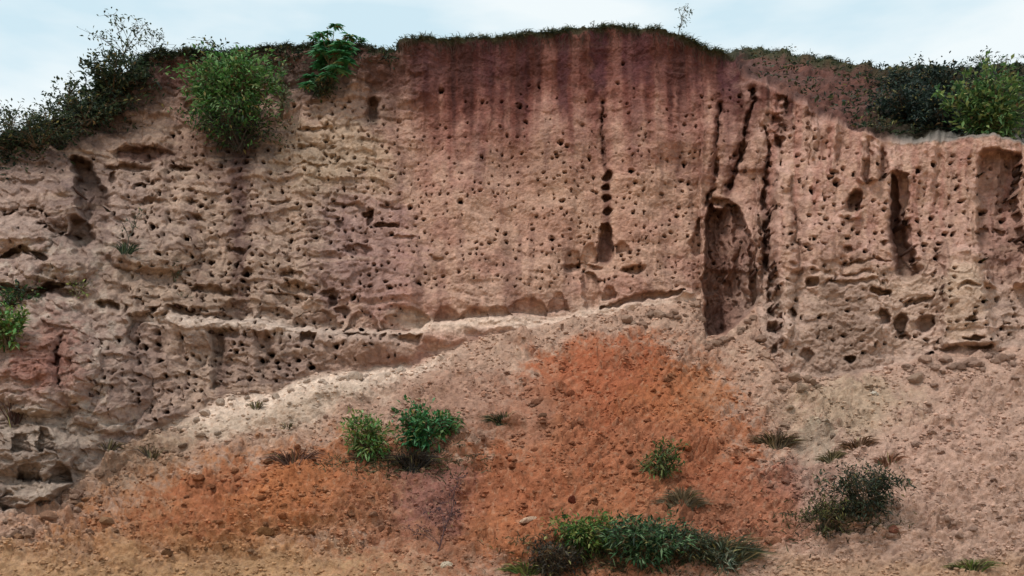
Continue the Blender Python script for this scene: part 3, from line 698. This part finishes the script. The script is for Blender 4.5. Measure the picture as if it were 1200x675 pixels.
def tubes(lines, col):
    Vv, Ff, off = [], [], 0
    for pts_, r0, r1 in lines:
        k = len(pts_)
        for i, p in enumerate(pts_):
            p = np.asarray(p); t = np.asarray(pts_[min(i+1, k-1)])-np.asarray(pts_[max(i-1, 0)]); t = t/(np.linalg.norm(t)+1e-9)
            a = np.cross(t, [.3, 1, .2]); a /= np.linalg.norm(a)+1e-9; b = np.cross(t, a); r = r0+(r1-r0)*i/(k-1)
            for m_ in range(5):
                th = 2*math.pi*m_/5; Vv.append(p+(a*math.cos(th)+b*math.sin(th))*r)
        for i in range(k-1):
            for m_ in range(5): Ff.append((off+i*5+m_, off+i*5+(m_+1) % 5, off+(i+1)*5+(m_+1) % 5, off+(i+1)*5+m_))
        off += k*5
    Vv = np.array(Vv); return Vv, np.array(Ff), np.tile(lin(*col), (len(Vv), 1))
def colvar(cols, n, var=.25):
    pal = np.array([lin(*c) for c in cols]+[lin(138,132,84), lin(104,84,58)]); k = np.where(PR.random(n) < .07, len(cols)+PR.integers(0, 2, n), PR.integers(0, len(cols), n))
    return np.clip(pal[k]*PR.uniform(1-var, 1+var, (n, 1)), .004, .9)
def root_empty(name, loc, label, cat, group=None):
    o = bpy.data.objects.new(name, None); COL.objects.link(o); o.location = loc; o.empty_display_size = .2
    return tag(o, label, cat, group)
def child(name, mesh_parts, par, mat, stuff=False, smooth=False):
    Vv, Ff, Cc = mesh_parts
    o = np_mesh(name, Vv-np.array(par.location), Ff, Cc, mat, smooth, par)
    if stuff: o['kind'] = 'stuff'
    return o
def curve(p0, p1, sag=.15, k=6, jit=.05):
    p0, p1 = np.asarray(p0, float), np.asarray(p1, float); Lg = np.linalg.norm(p1-p0)
    out_ = []
    for i in range(k):
        t = i/(k-1); p = p0*(1-t)+p1*t; p = p+np.array([0, 0, 1])*sag*Lg*math.sin(math.pi*t)*.5
        if 0 < i: p = p+PR.normal(0, jit*Lg*.5, 3)*t*(1-t)*2
        out_.append(p)
    return out_
def shrub(name, px, py, wpx, hpx, n, leaf_px, cols, label, cat='shrub', group=None, leafw=.4, stems=9, lean=0, hang=0, depth=None, bark=(84,70,54), spread=1., clump=9, tuftpx=None, back_=0, upright=.5):
    """leafy shrub: stems fan out from the base; leaf sprays sit on twigs through the crown's volume"""
    b = np.array(surf(px, py))+np.array([0, back_, -.03]); q = b[1]/1200; w, h = wpx*q, hpx*q; dp = (depth or .8)*w
    e = root_empty(name, Vector(b), label, cat, group)
    tl, sp = [], []
    for s_ in range(stems):
        a = PR.uniform(0, 2*math.pi); r = math.sqrt(PR.uniform(.05, 1))
        tp = b+np.array([math.cos(a)*r*w*.46*spread+lean*h, math.sin(a)*r*dp*.46-.05*h, h*(1-.35*r*r)*PR.uniform(.72, 1.0)])
        c_ = curve(b+PR.normal(0, .02*w, 3)*[1, 1, 0], tp, .12, 7, .1); tl.append((c_, .012+.006*h, .004))
        for t in range(clump):
            i = PR.integers(2, 7); p = c_[i]+PR.normal(0, 1, 3)*np.array([.13*w, .11*dp, .09*h])
            if p[2] < b[2]+.04*h and not hang: p[2] = b[2]+.05*h
            tl.append((curve(c_[i-1], p, .05, 3, .05), .005, .002)); sp.append(p)
    sp = np.array(sp); k = PR.integers(0, len(sp), n)
    bs = sp[k]+PR.normal(0, 1, (n, 3))*np.array([.045*w+.02, .045*dp+.02, .035*h+.02])
    bs[:, 2] = np.maximum(bs[:, 2], b[2]-hang*h)
    outw = bs-(b+np.array([0, 0, h*.35])); dirs = unit(outw)*.5+PR.normal(0, .55, (n, 3))+np.array([0, -.1, upright*.4])
    Lf = leaf_px*q*PR.uniform(.6, 1.25, n); cl_ = colvar(cols, n)*(.75+.5*_h1[k % 256, 7])[:, None]
    child('foliage', leaves(bs, dirs, Lf, Lf*leafw, cl_, .25), e, LEAF, True)
    child('stems', tubes(tl, bark), e, BARK)
    return e
def tuft(name, px, py, wpx, hpx, n, cols, label, cat='grass tuft', group=None, bw=1.3, bend=.6, back_=0):
    b = np.array(surf(px, py))+np.array([0, back_, -.02]); q = b[1]/1200; w, h = wpx*q, hpx*q
    e = root_empty(name, Vector(b), label, cat, group)
    a = PR.uniform(0, 2*np.pi, n); r = np.sqrt(PR.uniform(0, 1, n))
    bx = np.clip((px+np.cos(a)*r*wpx*.3), -11, 1211); 
    base_ = np.array([np.array(surf(x_, min(py+yy_, 735))) for x_, yy_ in zip(bx, np.sin(a)*r*hpx*.15)])
    base_[:, 1] += back_
    dirs = np.stack([np.cos(a)*r*w/h*1.1, np.sin(a)*r*.6-.1, np.full(n, 1.)], -1)+PR.normal(0, .22, (n, 3))
    L_ = h*PR.uniform(.5, 1.1, n)
    child('blades', blades(base_, dirs, L_, bw*q, colvar(cols, n, .35), bend), e, LEAF, True)
    return e
def sapling(name, px, py, tips, cols, label, leaf_px=6, n_tip=14, cat='sapling', bark=(80,78,70), back_=0, rad=.02, fork=.45, clus=7, group=None):
    """thin stemmed sapling; tips are crown points in the photo, all carried in one plane jittered in depth"""
    b = np.array(surf(px, py))+np.array([0, back_, -.05]); q = b[1]/1200
    e = root_empty(name, Vector(b), label, cat, group)
    tl, bs = [], []
    hi = min(tips, key=lambda t: t[1]); 
    def w_(t, dy=0): x, y, z = unproj(np.float64(t[0]), np.float64(t[1]), b[1]+dy); return np.array([x, y, z])
    main = curve(b, w_(hi), .03, 9, .12); tl.append((main, rad, rad*.25)); bs.append((main[-1], clus))
    for t in tips:
        tp = w_(t, PR.uniform(-.5, .5)); i = max(1, min(7, int(8*fork*(.6+.8*PR.random()))))
        if main[i][2] > tp[2]: i = max(1, int(np.argmin([abs(m_[2]-tp[2]+.25) for m_ in main])))
        c_ = curve(main[i], tp, .1, 5, .1); tl.append((c_, rad*.45, rad*.18)); bs.append((tp, clus)); bs.append((c_[3], clus*.6))
    B_ = np.concatenate([p+PR.normal(0, 1, (n_tip, 3))*np.array([s*q, s*q, s*.6*q]) for p, s in bs]); n = len(B_)
    for p in B_[::3]:
        c0 = min((m_ for m_, _ in bs), key=lambda z: np.sum((z-p)**2)); tl.append(([c0, p], .004, .002))
    Lf = leaf_px*q*PR.uniform(.6, 1.3, n); dirs = PR.normal(0, .7, (n, 3))+np.array([0, -.2, .2])
    child('foliage', leaves(B_, dirs, Lf, Lf*.42, colvar(cols, n), .3), e, LEAF, True)
    child('stems', tubes(tl, bark), e, BARK)
    return e
DG = [(44,60,44), (58,74,50), (36,50,42), (74,84,62)]; MG = [(58,100,50), (74,112,52), (48,80,44)]; BG = [(82,128,66), (104,146,88), (64,108,56), (134,164,112)]
YG = [(112,128,62), (96,122,56), (78,108,50), (142,152,88)]; GG = [(78,92,72), (60,76,62), (96,104,82)]; DRY = [(132,118,84), (110,98,72), (92,88,66)]
EG = [(54,114,68), (66,130,82), (44,98,60), (98,148,106)]
# left skyline
sapling('tall_sapling', 150, 84, [(133,17),(142,22),(128,40),(108,40),(122,58),(160,24),(168,30),(150,50),(120,45),(170,42),(138,68)], DG+GG, 'tall thin sapling with sparse leaves at the left end of the cliff top', 6, 12, back_=.3)
sapling('thin_sapling', 176, 66, [(176,36),(186,42),(192,44),(168,52),(194,52),(182,58),(160,60)], DG+GG, 'shorter bare twiggy sapling right beside the tall one on the left skyline', 5, 8, back_=.4, rad=.014)
shrub('broadleaf_shrub', 112, 116, 56, 46, 260, 12, DG, 'dark shrub with big drooping leaves on the left cliff edge', leafw=.5, stems=7, back_=-.1)
shrub('bracken_clump', 140, 112, 96, 50, 1700, 7, DG, 'dark low shrub under the tall sapling on the left cliff edge', stems=9, hang=.5, back_=-.2)
shrub('bracken_clump', 105, 152, 120, 50, 2000, 7, DG, 'dark sprawling shrub down the left cliff edge below the big leaves', stems=10, hang=.5, back_=-.2)
for k, (x, y, w_, h_, lab) in enumerate(((12,168,28,66,'tall weed at the far left edge of the skyline'),(34,160,30,44,'slender weed second from the left on the skyline'),(62,152,34,44,'branching weed left of the dark broad-leaved shrub'),(82,142,26,52,'upright weed touching the dark broad-leaved shrub'))):
    shrub('skyline_weed', x, y, w_, h_, 170, 6, DG+GG, lab, 'weed', 'weeds on the left skyline', stems=5, clump=6)
shrub('ledge_shrub', 50, 176, 130, 40, 2200, 6, DG, 'dark matted growth on the cliff edge under the left weeds', stems=12, hang=.8, back_=-.15)
# bright bush left of centre and its trailing growth
shrub('green_bush', 276, 154, 120, 98, 4600, 8.5, BG+MG+BG, 'large bright green bush hanging at the top of the cliff, left of centre', 'bush', stems=22, hang=.15, back_=-.55, clump=14, depth=.6)
shrub('trailing_growth', 284, 182, 110, 60, 2000, 6, DG+MG, 'dark green growth trailing below the bright bush', stems=14, hang=.5, back_=-.3, bark=(58,50,44))
sapling('skyline_twig', 245, 64, [(235,52),(243,48),(252,50),(262,54)], DG, 'little leafy twigs sticking up above the bright bush', 6, 7, rad=.01, back_=.2)
shrub('pale_climber', 333, 142, 18, 76, 260, 7, [(108,116,92),(132,138,110),(90,100,78)], 'narrow pale grey-green plant between the bush and the umbrella tree', 'plant', stems=4, back_=-.2)
# umbrella shaped tree: whorls of drooping leaves, each whorl a part
def umbrella(name, px, py, whorls, label, cols, back_=-.25):
    b = np.array(surf(px, py))+np.array([0, back_, -.05]); q = b[1]/1200
    e = root_empty(name, Vector(b), label, 'tree'); tl = []
    hub = b+np.array([0, 0, .5])
    for (x, y, s) in whorls:
        dy = PR.uniform(-.4, .3); c_ = np.array([float(t) for t in unproj(np.float64(x), np.float64(y), b[1]+dy)])
        tl.append((curve(hub if c_[2] > hub[2] else b, c_, .1, 6, .06), .016, .006))
        n = 15; a = np.linspace(0, 2*np.pi, n, endpoint=False)+PR.uniform(0, 1); a = np.concatenate([a, a+.2]); n *= 2
        dirs = np.stack([np.cos(a), np.sin(a)*.9, PR.uniform(-.05, .22, n)], -1)
        child('leaf_whorl', leaves(np.tile(c_, (n, 1))+PR.normal(0, .02, (n, 3)), dirs, s*q*PR.uniform(.6, 1.1, n), np.full(n, s*q*.3), colvar(cols, n), .35), e, LEAF)
    tl.append((curve(b, hub, 0, 4, .05), .03, .022))
    child('stems', tubes(tl, (92,84,66)), e, BARK); return e
umbrella('umbrella_tree', 388, 108, [(393,30,13),(376,41,12),(384,38,10),(410,43,14),(424,47,9),(368,44,10),(384,52,20),(400,52,20),(376,60,20),(398,62,22),(408,58,16),(384,68,22),(404,72,20),(376,76,18),(394,80,20),(404,84,15),(364,90,17),(360,99,15),(372,94,12),(384,88,16),(392,66,18)], 'layered green tree with umbrella-like leaf whorls at the cliff top', EG)
shrub('undergrowth', 380, 118, 50, 30, 500, 6, DG, 'dark undergrowth at the foot of the umbrella tree', stems=8, hang=.6, back_=-.1)
# skyline centre and right
sapling('lone_sapling', 793, 44, [(795,10),(803,8),(808,14),(800,20),(806,24),(798,30)], GG, 'lone wispy sapling on the skyline right of the highest point', 4, 6, rad=.014, back_=.1, clus=4)
sapling('dead_stub', 694, 34, [(696,25),(693,27)], [(70,66,52)], 'tiny dead stub on the highest part of the rim', 2, 2, rad=.02, clus=1)
for x, y, w_, h_, lab in ((890,63,56,18,'low grey bush on the skyline just right of the main face'),(952,72,14,16,'small weed on the right skyline, left of a pair'),(975,74,12,14,'left weed of the close pair on the right skyline'),(989,77,14,12,'right weed of the close pair on the right skyline'),(1064,84,26,15,'spreading weed on the skyline above the dark hollow'),(1092,84,34,14,'flat-topped weed on the skyline left of the pale shrub'),(1130,84,10,14,'thin stalk on the skyline left of the right-hand bush'),(1166,82,48,26,'pale grey shrub on the skyline above the right-hand bush')):
    shrub('skyline_shrub', x, y+3, w_, h_, int(40+w_*h_*.5), 3.6, GG if w_ > 40 else DG, lab, 'shrub', 'small plants on the right skyline', stems=5, clump=6, back_=.3)
shrub('yellow_green_bush', 1184, 166, 88, 116, 3200, 10, [(90,118,64),(70,104,56),(54,84,50),(134,150,92)], 'yellow-green leafy bush at the right edge of the cliff top', 'bush', stems=18, clump=12, back_=.7, depth=.6)
for x, y, w_, h_, lab in ((1072,156,84,80,'left dark shrub in the shaded hollow behind the right rim'),(1118,160,84,84,'right dark shrub in the hollow, next to the yellow-green bush'),(1100,116,130,48,'dark shrub at the back of the hollow under the skyline')):
    shrub('dark_shrub', x, y, w_, h_, 2600, 7, [(38,52,46),(30,42,38),(56,72,62)], lab, 'shrub', 'dark shrubs in the hollow', stems=14, clump=10, back_=.5)
shrub('hollow_undergrowth', 1025, 158, 50, 18, 160, 5, DG+DRY, 'sparse weeds on the brown slope left of the dark hollow', 'weed', stems=6)
# wall plants
sapling('ledge_plant', 151, 290, [(143,262),(150,258),(164,246),(166,252),(156,266),(146,272)], GG+DG, 'small spindly plant on the bulging ledge of the left wall', 4, 6, rad=.012, clus=5, back_=-.15, cat='plant')
tuft('dark_tuft', 152, 300, 16, 20, 90, DG, 'dark tuft at the root of the spindly left wall plant', back_=-.1)
shrub('wall_weed', 206, 330, 18, 30, 90, 4.5, DRY+GG, 'brownish weed on the left wall right of the bulge', 'weed', stems=4)
shrub('wall_weed', 216, 362, 20, 20, 110, 4, GG+DG, 'grey twiggy weed on the ledge above the lower left holes', 'weed', stems=4)
shrub('wall_weed', 92, 348, 30, 22, 160, 5, YG+DRY, 'yellowish weed above the pink earth on the left', 'weed', stems=4)
shrub('edge_bush', 12, 408, 44, 56, 700, 9, YG+BG, 'yellow-green leafy bush at the far left edge halfway up', 'bush', stems=9, back_=-.1)
shrub('edge_growth', 14, 358, 60, 26, 400, 7, MG+DG, 'dark green growth just above the left edge bush', stems=8)
tuft('dry_stalks', 18, 498, 16, 40, 24, [(88,62,56),(70,50,46)], 'dry dark stalks on the pink earth at the left edge', 'dry plant', bw=1.6, bend=.3)
for x, y, w_, h_, lab in ((128,528,30,22,'dry twig tangle in the gully above the left rubble'),(178,540,20,28,'dry dark weed at the lower tip of the pale sand'),(300,480,14,18,'tiny dry weed on the pale sand tongue'),(338,506,10,12,'smallest dry weed in the middle of the pale sand')):
    tuft('dry_weed', x, y, w_, h_, 36, DRY+[(70,58,50)], lab, 'dry weed', bw=1.3, bend=.9)
tuft('dry_weed', 345, 545, 60, 30, 110, [(110,78,64),(88,64,54)], 'brown dry growth at the lower edge of the pale sand', 'dry weed', bw=1.3, bend=.9)
# slope plants
shrub('light_green_bush', 432, 543, 62, 60, 1100, 9, YG+BG, 'light yellow-green bush, left one of the pair in the middle of the slope', 'bush', stems=14, leafw=.3)
shrub('green_shrub', 494, 533, 54, 60, 1200, 9, EG+MG, 'deep green bush, taller one of the pair in the middle of the slope', 'bush', stems=12, leafw=.35)
shrub('side_shrub', 522, 512, 34, 28, 380, 8, MG+BG, 'small green bush touching the right side of the deep green bush', 'bush', stems=8)
tuft('shaded_tuft', 484, 556, 34, 36, 260, [(44,40,38),(60,54,46)], 'shade-coloured dark tuft right under the deep green bush', bend=.8)  # dark blade colours paint the shade beneath the bush
for x, y, w_, h_, n_, cols, lab in ((590,503,38,20,240,DRY+DG,'small dark tuft on the mound right of the green bushes'),(910,524,46,28,260,[(96,78,60),(74,66,48),(118,98,70)],'brownish tuft at the right edge of the red fan'),(1004,533,40,20,160,[(128,92,66),(104,78,58)],'rusty dry tuft on the upper right slope'),(974,545,26,18,120,DRY,'small dry tuft left of the rusty one'),(800,598,50,26,260,[(110,98,78),(132,116,90)],'greyish dry tuft below the leafy plant on the red fan'),(1138,674,50,24,200,DRY+YG,'yellowish tuft at the bottom of the right slope'),(845,662,80,48,620,GG+DRY,'grey-green grass at the right end of the grass bank'),(620,678,60,24,220,DRY+YG,'thin yellow grass at the left end of the grass bank'),(1040,552,30,20,90,[(150,104,80),(120,86,66)],'faint rusty tuft right of the upper right slope tufts')):
    tuft('grass_tuft', x, y, w_, h_, n_, cols, lab, 'grass tuft', 'grass tufts on the slope')
shrub('leafy_tuft', 775, 562, 50, 42, 520, 9, [(76,96,48),(58,76,42),(104,112,66)], 'dark leafy plant in the middle of the red fan', 'plant', stems=9, leafw=.28)
shrub('yellow_green_shrub', 680, 652, 66, 52, 1300, 9, YG+MG, 'yellow-green bush at the left of the grass bank', 'bush', stems=14, leafw=.28)
shrub('blue_green_shrub', 755, 668, 92, 58, 2200, 10, [(52,90,52), (42,70,44), (84,118,78), (36,54,38), (110,136,100)], 'deep blue-green bush in the middle of the grass bank', 'bush', stems=18, leafw=.26)
shrub('low_shrub', 806, 664, 70, 44, 900, 8, GG+DG, 'greyish low bush joined to the right side of the blue-green bush', 'bush', stems=12, leafw=.26)
shrub('grey_leaf_plant', 848, 672, 36, 32, 200, 12, GG+[(140,144,124)], 'small plant with long pale leaves at the bottom of the grass bank', 'plant', stems=6, leafw=.2)
shrub('shadowed_bush', 650, 682, 62, 44, 900, 7, [(58,52,44),(46,42,38),(72,66,52)], 'bush in dark painted shadow tones at the bottom edge, left of the grass bank', 'bush', stems=12)  # dark leaf colours stand in for a patch of shadow
shrub('dark_green_bush', 1014, 610, 84, 66, 2300, 7, [(48,60,46),(40,50,42),(66,76,56)], 'dark rounded bush low on the right slope', 'bush', stems=14, leafw=.3)
shrub('mixed_weed', 962, 634, 58, 50, 900, 7, [(96,98,56),(70,72,46),(52,54,42)], 'olive weed left of the dark rounded bush', 'weed', stems=9, leafw=.25)
sapling('dry_twig_plant', 512, 652, [(500,600),(516,590),(530,575),(538,560),(522,612),(494,618),(536,600),(480,620)], [(66,46,50),(50,38,42)], 'dry purplish twiggy plant low on the slope between bushes', 4, 16, cat='dry plant', rad=.012, clus=6, bark=(84,62,62))
# turf along the skyline
nb = 16000
bx = PR.uniform(-150, 1350, nb); tb = np.array([P[-1, min(nx-1, int(np.searchsorted(gx, x)))] for x in bx]); bk = np.abs(PR.normal(0, .35, nb))-.06
tb[:, 1] += bk; tb[:, 2] -= .03+.03*bk
dr = np.stack([PR.normal(0, .5, nb), PR.normal(-.25, .5, nb), PR.uniform(.1, 1, nb)], -1)
Vv, Ff, Cc = blades(tb, dr, PR.uniform(.04, .15, nb)*(.6+.8*(noise(bx/14, bx*0, 3) > 0)), .012, colvar(DG+[(70,72,46)], nb), .9)
o = np_mesh('rim_turf', Vv, Ff, Cc, LEAF, False); o['kind'] = 'stuff'; tag(o, 'short dark turf along the whole top edge of the cliff', 'grass')

n0 = 9000; sx = PR.uniform(870, 1260, n0); sy = np.array([PR.uniform(SKY(x)+1, max(RIM(x)-4, SKY(x)+3)) for x in sx])
keep = PR.random(n0) < np.clip(.02+1.0*sst(960, 1060, sx)+.9*noise(sx/18, sy/6, 170), .05, 1); sx, sy = sx[keep], sy[keep]; n0 = len(sx)
bp = np.array([np.array(surf(a_, b_)) for a_, b_ in zip(sx, sy)])
Vv, Ff, Cc = leaves(bp+PR.normal(0, .05, (n0, 3)), np.stack([PR.normal(0, .7, n0), PR.normal(-.3, .5, n0), PR.uniform(.1, 1, n0)], -1), PR.uniform(.06, .24, n0), PR.uniform(.03, .09, n0), colvar(DG+[(58,52,38), (74,72,50)], n0, .35), .3)
o = np_mesh('bank_scrub', Vv, Ff, Cc, LEAF, False); o['kind'] = 'stuff'; tag(o, 'low dark scrub covering the bank behind the right rim', 'scrub')
n0 = 5200; sx = PR.uniform(-60, 175, n0); sy = SKY(sx)+np.abs(PR.normal(0, 16, n0))+1
keep = PR.random(n0) < np.clip(.6+noise(sx/12, sy/8, 171), .05, 1); sx, sy = sx[keep], sy[keep]; n0 = len(sx)
bp = np.array([np.array(surf(a_, b_)) for a_, b_ in zip(sx, sy)])
Vv, Ff, Cc = leaves(bp+PR.normal(0, .05, (n0, 3)), np.stack([PR.normal(0, .7, n0), PR.normal(-.5, .5, n0), PR.uniform(-.2, 1, n0)], -1), PR.uniform(.06, .2, n0), PR.uniform(.03, .08, n0), colvar(DG+[(50,48,40)], n0, .35), .3)
o = np_mesh('edge_scrub', Vv, Ff, Cc, LEAF, False); o['kind'] = 'stuff'; tag(o, 'low dark scrub matting the left cliff edge', 'scrub')

n0 = 5200; sx = PR.uniform(180, 470, n0); sy = SKY(sx)+np.abs(PR.normal(0, 9, n0))*(1+.8*(np.abs(sx-320) < 35))+1
keep = PR.random(n0) < np.clip(.4+1.2*noise(sx/14, sy/8, 172)-.4*(sx > 425), .03, 1); sx, sy = sx[keep], sy[keep]; n0 = len(sx)
bp = np.array([np.array(surf(a_, b_)) for a_, b_ in zip(sx, sy)])
Vv, Ff, Cc = leaves(bp+PR.normal(0, .05, (n0, 3)), np.stack([PR.normal(0, .7, n0), PR.normal(-.6, .5, n0), PR.uniform(-.5, .8, n0)], -1), PR.uniform(.05, .17, n0), PR.uniform(.02, .06, n0), colvar(DG+[(50,48,40), (60,74,44)], n0, .35), .3)
o = np_mesh('top_scrub', Vv, Ff, Cc, LEAF, False); o['kind'] = 'stuff'; tag(o, 'low dark scrub hanging over the rim between sapling and main face', 'scrub')
n0 = 900; sx = PR.uniform(470, 860, n0); bp = np.array([np.array(surf(a_, SKY(a_)+2+abs(PR.normal(0, 4)))) for a_ in sx]); tl = []
for p in bp[::3]: tl.append((curve(p, p+np.array([PR.normal(0, .06), -.05-.05*PR.random(), -PR.uniform(.08, .4)]), -.1, 4, .2), .006, .002))
o = np_mesh('hanging_roots', *tubes(tl, (62,46,36))[:2], tubes(tl, (62,46,36))[2], BARK, False); o['kind'] = 'stuff'; tag(o, 'fine brown roots hanging from the turf at the top of the main face', 'roots')

# uneven tufts and overhanging turf along the rim, and litter grass round the foot bushes
n0 = 150; cx_ = PR.uniform(-20, 1000, n0); hh = PR.uniform(.06, .22, n0)
kk = PR.integers(0, n0, 7000); sx = np.clip(cx_[kk]+PR.normal(0, 3.2, 7000), -150, 1350); bp = np.array([np.array(surf(x, SKY(x)+1)) for x in sx]); bp[:, 1] += PR.uniform(-.1, .2, 7000)
dr = np.stack([PR.normal(0, .7, 7000), PR.normal(-.5, .5, 7000), PR.uniform(-.6, 1, 7000)], -1)
Vv, Ff, Cc = blades(bp, dr, hh[kk]*PR.uniform(.4, 1, 7000), .014, colvar(DG+[(84,80,54), (64,70,44)], 7000), 1.)
o = np_mesh('rim_tufts', Vv, Ff, Cc, LEAF, False); o['kind'] = 'stuff'; tag(o, 'ragged tufts of longer grass leaning over the cliff rim', 'grass')
n0 = 5200; sx = np.concatenate([PR.normal(745, 62, 3000), PR.normal(985, 34, 1000), PR.normal(470, 45, 1200)]); sy = np.concatenate([PR.normal(652, 12, 3000), PR.normal(612, 14, 1000), PR.normal(545, 10, 1200)])
bp = np.array([np.array(surf(min(max(a_, -10), 1210), min(b_, 735))) for a_, b_ in zip(sx, sy)]); dr = np.stack([PR.normal(0, .7, n0), PR.normal(-.2, .5, n0), PR.uniform(.1, 1, n0)], -1)
Vv, Ff, Cc = blades(bp, dr, PR.uniform(.04, .2, n0), .016, colvar([(84,84,58), (110,98,70), (60,70,46), (72,62,48)], n0), .9)
o = np_mesh('slope_litter', Vv, Ff, Cc, LEAF, False); o['kind'] = 'stuff'; tag(o, 'dry grass and leaf litter around the bushes on the slope', 'grass')
